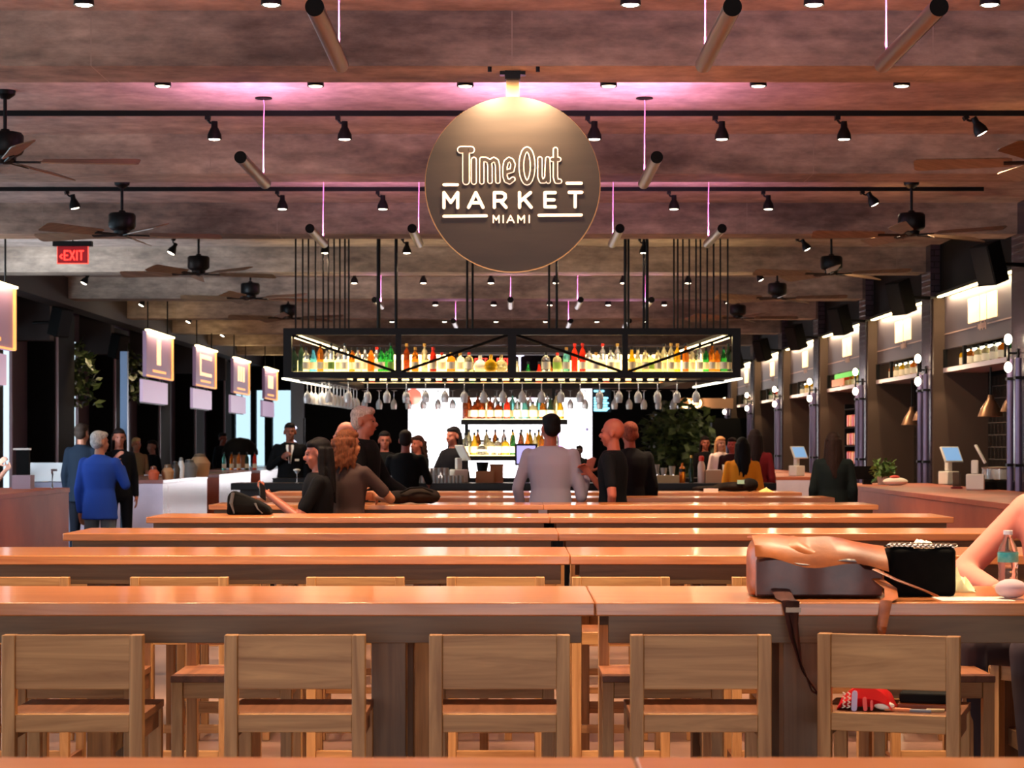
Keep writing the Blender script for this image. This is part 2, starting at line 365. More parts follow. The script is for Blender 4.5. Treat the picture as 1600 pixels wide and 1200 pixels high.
# ================================================================ track lights
def make_head():
    h = thing('track_spotlight', 'x', 'spotlight')
    MB().box(-.018, .018, -.035, .035, -.03, 0).build('adapter', BLACK, h)
    MB().tube([(0, 0, -.03), (.015, 0, -.05), (.045, 0, -.06)], .009).build('arm', BLACK, h)
    b = MB().lathe([(.024,0),(.025,-.045),(.032,-.055),(.052,-.1),(.055,-.135),(.052,-.138),(.049,-.115)], (.05,0,-.04), 16).build('shade', BLACK, h)
    MB().lathe([(.0,-.002),(.048,-.001),(.05,-.01),(.038,-.024),(.0,-.03)], (.05,0,-.155), 16).build('lens', LENS, h)
    return h
head0 = make_head(); hf = [head0]
def head(x, d, z, label, group, tilt=0, rz=0, lampW=0, col=WARM, spot=75):
    o = hf.pop() if hf else dup(head0)
    o.location = (x, d, z); o.rotation_euler = (0, tilt, rz); o['label'] = label; o['group'] = group
    if lampW: lamp('SPOT', 'bulb', (.05, 0, -.2), lampW, col, o, spot_size=math.radians(spot), spot_blend=.8, shadow_soft_size=.05)
    return o
XS = [-2.24, -1.26, -.3, .62, 1.58, 2.5, 3.46]
rows = [(3.7, [0,1,2,3,4,5], 'added unseen over the nearest table'), (7.22, [0,1,2,3,4,5], 'added unseen over the second table row'), (8.6, [0,1,2,3,4,5], 'added unseen over the third table row'), (11.05, [0,1,3,4,5], 'cut by the top picture edge'), (13.55, [0,1,2,3,4,5], 'just behind the first beam'), (15.9, [0,1,3,4,5,6], 'on the track beside the round sign'),  # first three rows are unseen, added to light the near tables
        (20.6, [0,1,4,5,6], 'on the track below the second beam'), (25.3, [0,1,3,4,6], 'among the rack hanger rods'), (30.0, [0,1,2,3,4,5,6], 'on the track above the rack'),
        (34.7, [1,2,3,4,5,6], 'on the next-to-last track above the rack'), (39.4, [0,1,2,3,4,5,6], 'on the farthest track above the rack')]
for r, (d, ii, wh) in enumerate(rows):
    tr = MB().box(-6.5, 4.6, d-.014, d+.014, ZS-.04, ZS).build('ceiling_track', BLACK)
    tag(tr, 'thin black lighting track across the ceiling, %s counting from the camera' % ORD[r], 'lighting track', 'ceiling tracks')
    for k, i in enumerate(ii):
        tilt = -.5 if (XS[i] > 3.2) else 0
        head(XS[i]-.05, d, ZS-.04, 'black spotlight %s, %s' % (wh, nth(k)), 'spotlights on track row %s' % ORD[r], tilt, 0, 120 if d < 4 else 190 if d < 8 else 130 if d < 10 else 240 if d < 21 else 200, spot=62 if d < 4 else 100 if d < 10 else 112)
tag(MB().box(-6.5, 4.6, 44.28, 44.32, ZS-.04, ZS).build('ceiling_track', BLACK), 'thin black lighting track farthest down the hall', 'lighting track', 'ceiling tracks')
for k, (x, y, d) in enumerate(((104,316,20.6), (272,387,25.3), (135,434,30.0), (224,470,34.7), (297,500,39.4), (350,522,44.3))):
    head(px(x, d), d, ZS-.04, 'small spotlight over the left stalls, '+nth(k), 'spotlights over the left stalls', .5 if k else -.2, .4)
#lamp('SPOT', 'stall_wash', (-3.4, 21, 3.9), 90, WARM, rot=(0, -.45, 0), spot_size=1.8, spot_blend=.9, shadow_soft_size=.1)
# two spots clipped to the first beam graze the round sign
for x in (-.13, .15):
    s_ = thing('beam_spotlight', 'tiny spotlight under the beam grazing the round sign, %s of the pole' % ('left' if x < 0 else 'right'), 'spotlight', (x, 12.27, ZB))
    MB().cyl((0,0,0), (0,0,-.03), .012).build('stem', BLACK, s_)
    lamp('SPOT', 'sign_spot', (0, 0, -.045), 110, (1,.70,.42), s_, rot=(math.radians(14), 0, 0), spot_size=math.radians(150), spot_blend=1, shadow_soft_size=.04)

# ================================================================ tube pendants with pink uplight
PINK = mat('pink_uplight', (255,120,220), .5, emit=(255,150,232), es=5); TUBE = mat('brushed_tube', (116,92,84), .32, .75); CORD = mat('pink_lit_cord', (235,170,210), .5, emit=(240,150,215), es=.05)  # cord colour holds painted pink uplight and a faint glow
def make_tube():
    p = thing('tube_pendant', 'x', 'pendant light')
    MB().cyl((0,0,0), (0,1.4,0), .041, n=24).build('tube', TUBE, p)
    MB().cyl((0,-.006,0), (0,.0,0), .0415, n=24).build('end_cap', MATTE, p)
    MB().box(-.006, .006, .03, 1.37, .0405, .044).build('light_strip', PINK, p)
    MB().tube([(0,1.3,.04), (0,1.3,.3), (.004,1.31,.56), (-.002,1.3,.612)], .0045, 6).build('cord', CORD, p)
    MB().lathe([(.0,.6),(.06,.6),(.062,.592),(.0,.585)], (0,1.3,0.008), 20).build('ceiling_rose', BLACK, p)
    lamp('AREA', 'uplight', (0,.7,.07), 23, (1,.42,.80), p, rot=(PI,0,0), shape='RECTANGLE', size=.05, size_y=1.3)
    return p
tube0 = make_tube(); tf = [tube0]; ZT = 3.43
tubes = [(9.2, [-.86, .96, 1.86], 'across the first beam'), (14.0, [-1.80, 0.0, .96], 'at the second beam'), (18.6, [-1.78, -.88, .95, 1.85], 'below the round sign centre'),
         (27.7, [-1.8, -.02, .9, 1.83], 'in the row above the rack'), (32.4, [-.9, .9, 1.8], 'in the farthest row')]
for r, (d, xs, wh) in enumerate(tubes):
    for k, x in enumerate(xs):
        o = tf.pop() if tf else dup(tube0)
        o.location = (x, d, ZT); o['label'] = 'metal tube pendant %s, %s' % (wh, nth(k)); o['group'] = 'tube pendants'

# ================================================================ ceiling fans
FB = noisy(mat('fan_blade', (120,96,74), .4), (104,80,60), (134,108,84), 3, (1,8,1)); 
def make_fan():
    f = thing('ceiling_fan', 'x', 'ceiling fan')
    MB().lathe([(.0,.0),(.075,0),(.07,-.03),(.03,-.06),(.0,-.06)], (0,0,.0), 20).build('canopy', BLACK, f)
    MB().cyl((0,0,-.05), (0,0,-.3), .014).build('downrod', BLACK, f)
    MB().lathe([(.0,-.27),(.03,-.275),(.035,-.29),(.115,-.3),(.13,-.32),(.13,-.43),(.118,-.45),(.08,-.47),(.075,-.5),(.045,-.52),(.0,-.525)], (0,0,0), 28).build('motor', BLACK, f)
    for k in range(5):
        a = k*2*PI/5+.05; M = Matrix.Rotation(a, 4, 'Z') @ Matrix.Translation((0,0,-.5)) @ Matrix.Rotation(.34, 4, 'X')
        b = MB(); R = []
        for x, w_ in ((.26,.055),(.3,.066),(.6,.075),(.88,.088),(.93,.084),(.95,.06)):
            R.append([M @ Vector(p) for p in ((x,-w_,-.004),(x,w_,-.004),(x,w_,.004),(x,-w_,.004))])
        bl = b.rings(R).build('blade', FB, f)
        MB().box(.06, .32, -.02, .02, -.012, -.004, M).build('blade_arm', BLACK, bl)
    return f
fan0 = make_fan(); ff = [fan0]
for sd, xs in (('left', ((15,-3.6), (20.2,-3.73), (24.8,-3.68), (28.9,-3.58), (33.4,-3.54))), ('right', ((15,3.82), (20.2,3.82), (24.8,3.75), (28.9,3.63), (33.4,3.57)))):
    for k, (d, x) in enumerate(xs):
        o = ff.pop() if ff else dup(fan0)
        o.location = (x, d, ZS); o.rotation_euler = (0, 0, {'left': .0, 'right': .35}[sd]+k*.21)
        o['label'] = 'dark five-blade ceiling fan, %s in the %s-hand row' % (('nearest','second','third','fourth','farthest')[k], sd); o['group'] = 'ceiling fans in the %s row' % sd

# ================================================================ exit signs
RED = mat('exit_red', (230,30,30), .4, emit=(255,50,40), es=3.2); REDD = mat('exit_plate', (120,14,18), .3, emit=(150,14,24), es=.5)
def exit_sign(x0, y0, x1, y1, d, label, bar=True):
    W = (x1-x0)*d/F; H = (y1-y0)*d/F; c = P((x0+x1)/2, (y0+y1)/2, d)
    s = thing('exit_sign', label, 'exit sign', c)
    MB().box(-W/2, W/2, 0, .02, -H/2, H/2).build('plate', REDD, s)
    f = W/48
    MB().box(-W/2-.006, W/2+.006, -.004, .024, -H/2-.008, -H/2).box(-W/2-.006, -W/2, -.004, .024, -H/2, H/2).box(W/2, W/2+.006, -.004, .024, -H/2, H/2).build('frame', mat('exit_frame', (255,110,90), .4, emit=(255,80,60), es=1), s)
    for ss in ([[(-17,0),(-20,-3),(-17,-6)]], [[(-7,6),(-13,6),(-13,-8),(-7,-8)], [(-13,-1),(-8,-1)]], [[(-4,6),(3,-8)], [(3,6),(-4,-8)]], [[(7,6),(7,-8)]], [[(10.5,6),(17,6)], [(13.8,6),(13.8,-8)]]):
        m = MB()
        for q_ in ss: m.stroke([(a*f, b*f) for a, b in q_], 1.15*f, -.008, -.002, 8)
        m.build('letter', RED, s, smooth=False)
    if bar:
        MB().box(-W*.65, W*.65, -.03, .05, H/2+.002, H/2+.055).build('housing', BLACK, s)
        MB().cyl((0,.01,H/2+.05), (0,.01,ZS-c.z), .008).build('rod', BLACK, s)
exit_sign(90, 385, 137, 411, 22.3, 'red lit exit sign with left arrow, hanging under the left fan')
exit_sign(545, 527, 561, 539, 47.5, 'small distant red exit sign seen through the left of the bar rack', True)
exit_sign(1088, 509, 1104, 516, 45, 'small distant red exit sign just above the right end of the bar rack', True)
exit_sign(528, 509, 540, 514, 45, 'small distant red exit sign just above the left end of the bar rack', True)

# ================================================================ bottles, glasses
def glassm(name, c, t=.75, r=.08): return mat(name, c, r, trans=t, ior=1.3)
BM = {'clear': glassm('clear_glass', (236,240,232), .9), 'green': glassm('green_glass', (40,150,60)), 'dkgreen': glassm('dark_green_glass', (46,70,50), .4), 'amber': glassm('amber_spirit', (214,120,30)),
      'brown': glassm('brown_spirit', (150,60,16), .6), 'red': glassm('red_bottle', (224,50,26), .3), 'blue': glassm('blue_spirit', (90,190,225), .6), 'pale': glassm('pale_spirit', (240,228,170), .7),
      'yellow': glassm('yellow_liqueur', (246,190,30), .4), 'teal': glassm('teal_glass', (110,200,190), .6), 'white': mat('white_bottle', (244,244,230), .3), 'orange': glassm('orange_liqueur', (240,130,30), .4)}
LABW = mat('cream_paper_label', (246,236,205), .6); LABR = mat('red_paper_label', (190,40,30), .6); LABG = mat('green_paper_label', (120,160,70), .6)
CAPK = mat('black_cap', (20,18,18), .4); CAPR = mat('red_cap', (220,50,30), .4); CAPG = mat('gold_cap', (220,170,80), .35, .6)
PROF = {'std': [(0,0),(.036,0),(.038,.01),(.038,.17),(.03,.2),(.014,.225),(.0135,.275),(0,.275)],
        'tall': [(0,0),(.034,0),(.035,.01),(.035,.2),(.026,.24),(.013,.265),(.013,.32),(0,.32)],
        'square': [(0,0),(.046,0),(.047,.01),(.047,.14),(.036,.165),(.015,.175),(.015,.215),(0,.215)],
        'round': [(0,0),(.045,0),(.066,.025),(.072,.06),(.062,.1),(.035,.13),(.018,.14),(.018,.19),(0,.19)],
        'taper': [(0,0),(.042,0),(.043,.01),(.036,.14),(.02,.2),(.014,.25),(.014,.28),(0,.28)]}
protos = {}
def bottle(col, shape, lab='w', cap='k'):
    key = (col, shape, lab, cap)
    if key in protos: return dup(protos[key])
    b = thing('bottle', 'x', 'bottle'); pr = PROF[shape]; n = 4 if shape == 'square' else 16
    MB().lathe(pr, n=16).build('glass_body', BM[col], b)
    if lab:
        zz = (.03, .11) if shape != 'round' else (.05, .07)
        r = max(q[0] for q in pr)+.0012
        MB().lathe([(r-.0008,zz[0]),(r,zz[0]),(r,zz[1]),(r-.0008,zz[1])], n=16).build('paper_label', {'w': LABW, 'r': LABR, 'g': LABG}[lab], b)
    h = pr[-1][1]; MB().lathe([(0,h-.028),(.0165,h-.028),(.0165,h+.006),(0,h+.006)], n=12).build('cap', {'k': CAPK, 'r': CAPR, 'g': CAPG}[cap], b)
    protos[key] = b; return b
def put_bottle(x, d, z, spec, label, group):
    b = bottle(*spec); b.location = (x, d, z); b.scale = (1.12, 1.12, 1.05); b.rotation_euler = (0,0,random.random()*6); b['label'] = label; b['group'] = group; return b

# ================================================================ hanging bar rack
bd = 25.2; RXf, RXb, RD = 2.73, 2.5, 5.0
rk = thing('bar_rack', 'black steel bottle rack hanging over the bar with diagonal braces', 'rack', (0, bd, 0))
zt0, zt1, zb0, zb1 = 2.84, 2.92, 2.33, 2.40
def bar_x(z0, z1, y0, y1, x0=-RXf, x1=RXf): return MB().box(x0, x1, y0, y1, z0, z1)
bar_x(zt0, zt1, 0, .1).build('top_rail', BLACK, rk); bar_x(zb0, zb1, 0, .42).build('bottle_shelf', BLACK, rk)
bar_x(zt0, zt1, RD-.1, RD, -RXb, RXb).build('top_rail', BLACK, rk); bar_x(zb0, zb1, RD-.42, RD, -RXb, RXb).build('bottle_shelf', BLACK, rk)
for s in (-1, 1):
    for z0, z1, wd, nm in ((zt0, zt1, .1, 'top_rail'), (zb0, zb1, .42, 'bottle_shelf')):
        xo, xi = s*RXf, s*(RXf-wd); xo2, xi2 = s*RXb, s*(RXb-wd); a, b = (.1 if wd < .2 else .42)+.001, RD-(.1 if wd < .2 else .42)-.001
        MB().rings([[(xo,a,z0),(xi,a,z0),(xi,a,z1),(xo,a,z1)], [(xo2,b,z0),(xi2,b,z0),(xi2,b,z1),(xo2,b,z1)]]).build(nm, BLACK, rk, smooth=False)
    MB().rings([[(s*(RXf-.12),.15,zt0-.035),(s*(RXf-.2),.15,zt0-.035),(s*(RXf-.2),.15,zt0-.003),(s*(RXf-.12),.15,zt0-.003)], [(s*(RXb-.12),RD-.5,zt0-.035),(s*(RXb-.2),RD-.5,zt0-.035),(s*(RXb-.2),RD-.5,zt0-.003),(s*(RXb-.12),RD-.5,zt0-.003)]]).build('led_strip', LED, rk, smooth=False)
    MB().rings([[(s*(RXf+.02),.02,zb0-.02),(s*(RXf-.02),.02,zb0-.02),(s*(RXf-.02),.02,zb0-.002),(s*(RXf+.02),.02,zb0-.002)], [(s*(RXb+.02),RD-1.2,zb0-.02),(s*(RXb-.02),RD-1.2,zb0-.02),(s*(RXb-.02),RD-1.2,zb0-.002),(s*(RXb+.02),RD-1.2,zb0-.002)]]).build('led_strip', LEDW, rk, smooth=False)
for x0, x1 in ((-2.73,-2.63),(-1.39,-1.32),(-.05,.05),(1.315,1.385),(2.63,2.73)):
    MB().box(x0, x1, .0, .07, zb1, zt0).build('post', BLACK, rk)
for x0, x1 in ((-2.5,-2.42),(-.82,-.76),(.95,1.01),(2.42,2.5)): MB().box(x0, x1, RD-.07, RD, zb1, zt0).build('post', BLACK, rk)
for xa, za, xb, zb_ in ((-2.63,zt0,-1.39,zb1),(-1.32,zb1,-.05,zt0),(.05,zt0,1.315,zb1),(1.385,zb1,2.63,zt0)):
    MB().tube([(xa,.03,za),(xb,.03,zb_)], .019, 6).build('diagonal_brace', BLACK, rk)
for a, b in ((-2.35,-.85), (1.0,2.35)): MB().box(a, b, RD-.12, RD-.1, zt0-.1, zt0-.03).build('led_strip', LED, rk)
MB().box(-.9, .98, RD-.12, RD, zb0-.13, zb0-.002).build('valance', mat('dark_valance', (64,46,42), .5), rk)
for y_ in (.12, .28): MB().box(-2.55, 2.55, y_-.006, y_+.006, zb0-.045, zb0-.03).build('glass_rail', BLACK, rk)
SHL = mat('lit_acrylic_shelf', (255,240,190), .4, emit=(255,224,150), es=1.6)
MB().box(-2.62, 2.62, .09, .4, zb1+.0005, zb1+.006).build('lit_shelf_liner', SHL, rk)
MB().box(-2.4, 2.4, RD-.4, RD-.1, zb1+.0005, zb1+.006).build('lit_shelf_liner', SHL, rk)
MB().box(-2.62, -.6, .405, .415, zb1+.001, zb1+.15).box(.62, 2.62, .405, .415, zb1+.001, zb1+.15).build('lit_riser', SHL, rk)
for y_ in (.3, RD-.3): lamp('AREA', 'shelf_glow', (0, y_, zb1+.012), 14, (1,.8,.5), rk, rot=(PI,0,0), shape='RECTANGLE', size=5, size_y=.05)
lamp('AREA', 'glass_light', (0, .05, zb0-.03), 3, (1,.85,.65), rk, rot=(-.5,0,0), shape='RECTANGLE', size=5, size_y=.04)
for s in (-1,1): lamp('AREA', 'counter_light', (s*1.7, .9, zb0-.05), 26, (1,.8,.55), rk, shape='RECTANGLE', size=2.4, size_y=.5)
tx = [462,473,482,493,505,513,522,531,539,545]; tx2 = [1053,1059,1067,1077,1087.5,1094.5,1105,1115,1125.5,1137]
for i, x in enumerate(tx+tx2):
    dd = .06+ (i % 3)*.018; MB().cyl((px(x, bd+dd), dd, zt1), (px(x, bd+dd), dd, ZS), .0105, n=8).build('hanger_rod', BLACK, rk)
for x, r, dd in ((591.5,.024,.05),(619,.02,.05),(730,.014,.05),(738.5,.014,.08),(858,.014,.05),(870,.016,.05),(977,.02,.08),(982,.014,.03),(1006,.016,.08),(1011,.02,.05)):
    MB().cyl((px(x, bd+dd), dd, zt1), (px(x, bd+dd), dd, ZS), r, n=8).build('hanger_rod', BLACK, rk)
# bottles on the rack
CN = {'clear': 'clear', 'green': 'bright green', 'dkgreen': 'dark green', 'amber': 'amber', 'brown': 'brown', 'red': 'red', 'blue': 'pale blue', 'pale': 'pale yellow', 'yellow': 'yellow', 'teal': 'teal', 'white': 'white', 'orange': 'orange'}
front = [(460,'dkgreen','std','','k'),(470,'dkgreen','tall','','k'),(479,'clear','std','w','k'),(489,'blue','taper','w','k'),(501,'amber','tall','w','g'),(510,'clear','std','w','k'),(518,'clear','tall','g','k'),(529,'clear','std','w','k'),(539,'clear','tall','w','k'),
 (550,'amber','std','w','k'),(560,'clear','std','w','k'),(570,'clear','taper','w','k'),(580,'orange','std','','k'),(588,'clear','taper','w','r'),(596,'green','std','w','k'),(604,'green','std','','k'),(611,'green','tall','g','k'),
 (635,'brown','tall','','g'),(649,'amber','std','w','g'),(663,'pale','tall','w','g'),(677,'red','std','w','r'),(690,'clear','square','w','r'),(705,'amber','square','w','g'),(719,'clear','square','w','g'),(733,'pale','square','w','r'),(750,'white','round','','k'),(767,'yellow','round','','g'),(783,'pale','round','','g'),
 (853,'clear','square','w','k'),(871,'pale','square','g','r'),(885,'teal','std','w','g'),(898,'red','tall','','r'),(910,'red','tall','w','r'),(921,'clear','std','w','k'),(931,'clear','square','w','g'),(942,'clear','tall','w','r'),(954,'clear','std','w','k'),(965,'clear','tall','w','g'),
 (987,'yellow','taper','w','k'),(997,'pale','taper','w','k'),(1008,'pale','std','w','k'),(1017,'pale','square','g','k'),(1028,'pale','std','w','k'),(1038,'pale','tall','w','k'),(1048,'pale','tall','w','g'),(1059,'yellow','tall','w','g'),(1071,'orange','tall','w','k'),(1082,'pale','std','w','k'),(1093,'clear','tall','w','k'),
 (1104,'green','std','w','k'),(1112,'amber','tall','w','k'),(1121,'orange','std','w','k'),(1130,'green','taper','w','k'),(1139,'dkgreen','tall','w','k')]
cnt = {}
for i, (x, c, s, l, cp) in enumerate(front):
    bay = 'far left' if x < 622 else 'inner left' if x < 800 else 'inner right' if x < 976 else 'far right'; cnt[bay] = cnt.get(bay, -1)+1
    put_bottle(px(x, bd+.2), bd+.16+.1*(i % 2), zb1+.0065, (c, s, l, cp), '%s bottle on the rack front, %s bay, %s' % (CN[c], bay, nth(cnt[bay])), 'bottles in the %s bay of the rack front' % bay)
cols = list(CN)
for i in range(30):
    x = -2.3+i*.158; c = random.choice(['clear','clear','pale','amber','green','red','orange','clear'])
    put_bottle(x, bd+RD-.25, zb1+.0065, (c, random.choice(['std','tall','taper']), 'w', 'k'), '%s bottle on the back shelf of the bar rack, %s' % (CN[c], nth(i)), 'bottles on the back rack shelf')
# hanging wine glasses
WG = mat('wine_glass', (255,252,250), .06, trans=.6, ior=1.25, coat=.6)
def make_glass():
    g = thing('wine_glass', 'x', 'wine glass')
    MB().lathe([(0,0),(.036,0),(.037,-.003),(.006,-.01),(.004,-.03),(.0038,-.095),(.008,-.11),(.03,-.135),(.041,-.17),(.042,-.195),(.034,-.238),(.032,-.238),(.039,-.195),(.038,-.17),(.026,-.138),(0,-.116)], n=20).build('bowl_and_stem', WG, g)
    return g
gl0 = make_glass(); gf = [gl0]
def glass(x, d, z, label, group):
    o = gf.pop() if gf else dup(gl0)
    o.location = (x, d, z); o.scale = (1.12,)*3; o['label'] = label; o['group'] = group
for i in range(20):
    glass(px(514+30.2*i, bd+.2), bd+.2, zb0-.03, 'wine glass hanging upside down under the rack front, %s' % nth(i), 'wine glasses under the rack front')
for i in range(23):
    glass(-2.3+.2085*i, bd+RD-.25, zb0-.03, 'wine glass hanging upside down under the rack back, %s' % nth(i), 'wine glasses under the rack back')
for i in range(12):
    for k in range(2):
        x = -2.63+.05*i*.37+.02+k*.13
        if (k == 0 or i > 0): glass(x+.12, bd+.5+i*.33, zb0-.03, 'wine glass in the crowded double row under the left side of the rack', 'crowded wine glasses under the rack left side')

# ================================================================ bar counter and its tower of shelves
BARF = mat('bar_front', (26,20,20), .5); BART = mat('black_stone', (8,8,9), .3, spec=.3)
bc = thing('bar_counter', 'black bar counter in front of the bottle tower', 'counter', (0, bd, 0))
MB().box(-3.35, 3.15, -.05, .6, .99, 1.07).build('countertop', BART, bc, bevel=.004)
MB().box(-3.25, 3.05, .05, .55, 0, .989).build('front_panel', BARF, bc)
b2 = thing('bar_counter', 'rear black bar counter behind the bottle tower', 'counter', (0, bd+3.9, 0))
MB().box(-3.3, 3.1, 0, .6, .99, 1.07).build('countertop', BART, b2, bevel=.004); MB().box(-3.2, 3, .05, .55, 0, .989).build('front_panel', BARF, b2)
tw = thing('bottle_shelving', 'black two-tier bottle shelving tower standing behind the bar counter', 'shelf', (0, 27.6, 0))
for x in (728, 866): MB().box(px(x,27.6)-.025, px(x,27.6)+.025, .345, .395, .0, 2.28).build('post', BLACK, tw)
MB().box(px(720,27.6), px(887,27.6), -.02, .4, 1.795, 1.86).build('shelf', BLACK, tw); MB().box(px(720,27.6), px(887,27.6), -.02, .4, 1.32, 1.385).build('shelf', BLACK, tw)
MB().box(px(720,27.6), px(887,27.6), -.02, .45, 0, 1.02).build('cabinet', BARF, tw)
for z in (1.8605, 1.3855):
    MB().box(px(723,27.6), px(884,27.6), .0, .38, z, z+.006).build('lit_shelf_liner', SHL, tw)
    lamp('AREA', 'shelf_glow', (px(803,27.6), .35, z+.012), 4, (1,.85,.6), tw, rot=(PI,0,0), shape='RECTANGLE', size=1.3, size_y=.04)
    lamp('AREA', 'shelf_front_glow', (px(803,27.6), -.02, z+.012), 5, (1,.85,.6), tw, rot=(PI-.5,0,0), shape='RECTANGLE', size=1.3, size_y=.03)
up = [(727,'brown','tall','','r'),(741,'brown','square','w','k'),(753,'brown','std','w','k'),(766,'brown','std','w','k'),(779,'brown','square','w','k'),(792,'red','std','w','k'),(808,'clear','taper','w','k'),(820,'teal','taper','w','g'),(833,'pale','square','w','k'),(848,'amber','taper','w','k'),(860,'dkgreen','taper','w','k'),(876,'yellow','taper','w','k')]
lo = [(727,'clear','std','w','k'),(741,'yellow','taper','w','k'),(753,'clear','round','w','k'),(766,'pale','square','w','k'),(778,'clear','square','w','k'),(790,'yellow','square','w','k'),(802,'green','taper','w','g'),(813,'brown','taper','w','k'),(824,'orange','taper','w','g'),(836,'pale','taper','w','k'),(847,'amber','std','w','k')]
for nm, L_, z in (('upper', up, 1.867), ('lower', lo, 1.392)):
    for i, (x, c, s, l, cp) in enumerate(L_):
        put_bottle(px(x, 27.72), 27.74, z, (c, s, l, cp), '%s bottle at the front of the %s tower shelf, %s' % (CN[c], nm, nth(i)), 'bottles at the front of the %s tower shelf' % nm)
    for i in range(11):
        c = random.choice(['clear','amber','pale','brown','clear','teal'] if nm == 'upper' else ['clear','pale','yellow','amber','green'])
        put_bottle(px(733+13.6*i, 27.9), 27.9, z, (c, 'tall', 'w', 'k'), '%s bottle in the back row of the %s tower shelf, %s' % (CN[c], nm, nth(i)), 'bottles at the back of the %s tower shelf' % nm)
# big bright video wall on the back wall
VW = mat('bright_screen', (255,255,255), .4, emit=(255,252,255), es=2.2)
vw = thing('video_wall', 'large glowing white screen with coral and violet dots on the back wall', 'screen', (0, 56.4, 0))
MB().box(px(638,56.4), px(925,56.4), 0, .08, .4, pz(599,56.4)).build('screen', VW, vw)
MB().box(px(636,56.4), px(927,56.4), .01, .095, .36, pz(597,56.4)).build('frame', BLACK, vw)
for (x, y, r, c, es) in ((646,620,13,(255,110,90),1.6),(868,690,15,(214,150,250),1.7),(770,612,6,(230,170,250),1.7),(680,645,6,(255,190,180),1.8),(712,628,5,(190,235,250),1.9),(697,720,7,(255,210,205),1.9),(832,625,5,(250,200,250),1.9),(917,671,3,(120,110,140),.8),(655,700,5,(255,200,195),1.9),(884,640,6,(235,240,255),1.9)):
    r_ = r*56.4/F; MB().cyl((px(x,56.4), -.004, pz(y,56.4)), (px(x,56.4), -.012, pz(y,56.4)), r_, n=24).build('coloured_dot', mat('screen_dot', c, .4, emit=c, es=es), vw)
lamp('AREA', 'screen_glow', (px(781,56.4), -.05, 1.7), 120, (.95,.93,1), vw, rot=(PI/2,0,0), shape='RECTANGLE', size=4.6, size_y=2.2)
# glowing coupe outline, red letters, blue menu, ring light
NE = mat('neon_white', (235,235,255), .4, emit=(225,225,255), es=2.6); NR = mat('neon_red', (255,60,50), .4, emit=(255,70,55), es=2.2)
dn = 56.2; cg = thing('neon_sign', 'white neon cocktail glass outline with a red fill on the back wall', 'neon sign', P(812, 560, dn))
f = dn/F
pts = [(-17,24),(-10,26),(0,27),(10,26),(17,24),(16,16),(10,7),(0,3),(-10,7),(-16,16),(-17,24)]
MB().tube([(a*f, 0, b*f) for a, b in pts], .022, 8).tube([(0,0,3*f),(0,0,-24*f)], .024, 8).tube([(-9*f,0,-25*f),(9*f,0,-25*f)], .02, 8).build('outline_tube', NE, cg)
MB().stroke([(-8*f,10*f),(8*f,10*f)], 3*f, .0, .02).build('red_fill', NR, cg)
fr = thing('letter_sign', 'red glowing block letters seen between round bottles in the bar rack', 'sign', P(755, 565, 56.4)); f = 56.4/F
for wx in (-12.5, 22):
    for k, ss in enumerate(([[(0,4.5),(0,-4.5)],[(0,4.5),(3,4.5)],[(0,0),(2.6,0)]], [[(0,4.5),(0,-4.5)],[(0,4.5),(3,3.6),(3,1),(0,0)],[(1,0),(3,-4.5)]], [[(3,4.5),(0,4.5),(0,-4.5),(3,-4.5)],[(0,0),(2.5,0)]], [[(3,4.5),(0,4.5),(0,-4.5),(3,-4.5)],[(0,0),(2.5,0)]])):
        m = MB()
        for q_ in ss: m.stroke([((a+wx+k*5.1)*f, b*f) for a, b in q_], .75*f, 0, .02, 8)
        m.build('letter', NR, fr, smooth=False)
MB().box(-.6, 1.0, .03, .06, -.14, .14).build('backing', MATTE, fr)
BLU = mat('menu_glow', (170,225,245), .4, emit=(150,225,250), es=1.9); mn = thing('menu_board', 'small pale blue lit menu right of the bright screen', 'menu', P(940, 628, 56.3)); f = 56.3/F
MB().box(-15*f, 15*f, .03, .06, -16*f, 20*f).build('board', mat('teal_board', (20,50,62), .4), mn)
for y, a, b in ((17,-11,3),(6,-11,9),(2,-11,7),(-2,-11,10),(-6,-11,8),(-10,-11,11),(-13,-11,8)): MB().stroke([(a*f, y*f),(b*f, y*f)], 1.5*f, 0, .02, 6).build('text_line', BLU, mn)
rg = thing('ring_light', 'pair of small glowing rings on the dark back wall at right', 'light', P(1080, 630, 50))
for x in (-.13, .13):
    MB().tube([(x+.1*math.cos(a*PI/12), 0, .1*math.sin(a*PI/12)) for a in range(25)], .022, 8).build('ring', mat('ring_glow', (255,235,190), .4, emit=(255,215,150), es=3), rg)
MB().box(-.3, 1.0, .06, .5, -.12, .12).build('housing', mat('ring_housing', (150,110,80), .4), rg)
lamp('POINT', 'ring_lamp', (.1, -.15, 0), 14, WARM, rg, shadow_soft_size=.05)
MB().box(.5, 1.9, .1, .5, -1.0, -.35).build('canopy', MATTE, rg)

# ================================================================ things on the bar
wm = WHITE
def tablet_stand(loc, rz, label, sc=1, screen=None):
    s = thing('payment_tablet', label, 'payment terminal', loc, rz); s.scale = (sc,)*3
    MB().box(-.09, .09, -.09, .09, 0, .16).build('base', wm, s, bevel=.012)
    MB().box(-.035, .035, -.03, .04, .1605, .3).build('neck', wm, s, bevel=.012)
    M = Matrix.Translation((0, -.05, .36)) @ Matrix.Rotation(math.radians(-28), 4, 'X')
    MB().box(-.14, .14, -.012, .012, -.105, .105, M).build('tablet', wm, s, bevel=.008)
    if screen: MB().box(-.12, .12, -.0145, -.0125, -.088, .088, M).build('screen', screen, s)
    return s
BLUE = mat('tablet_screen', (120,160,200), .3, emit=(110,155,205), es=.75)
tablet_stand((px(717,25.5), 25.5, 1.0705), PI*.62, 'white tablet stand on the bar counter left of the bottle tower', 1.0)
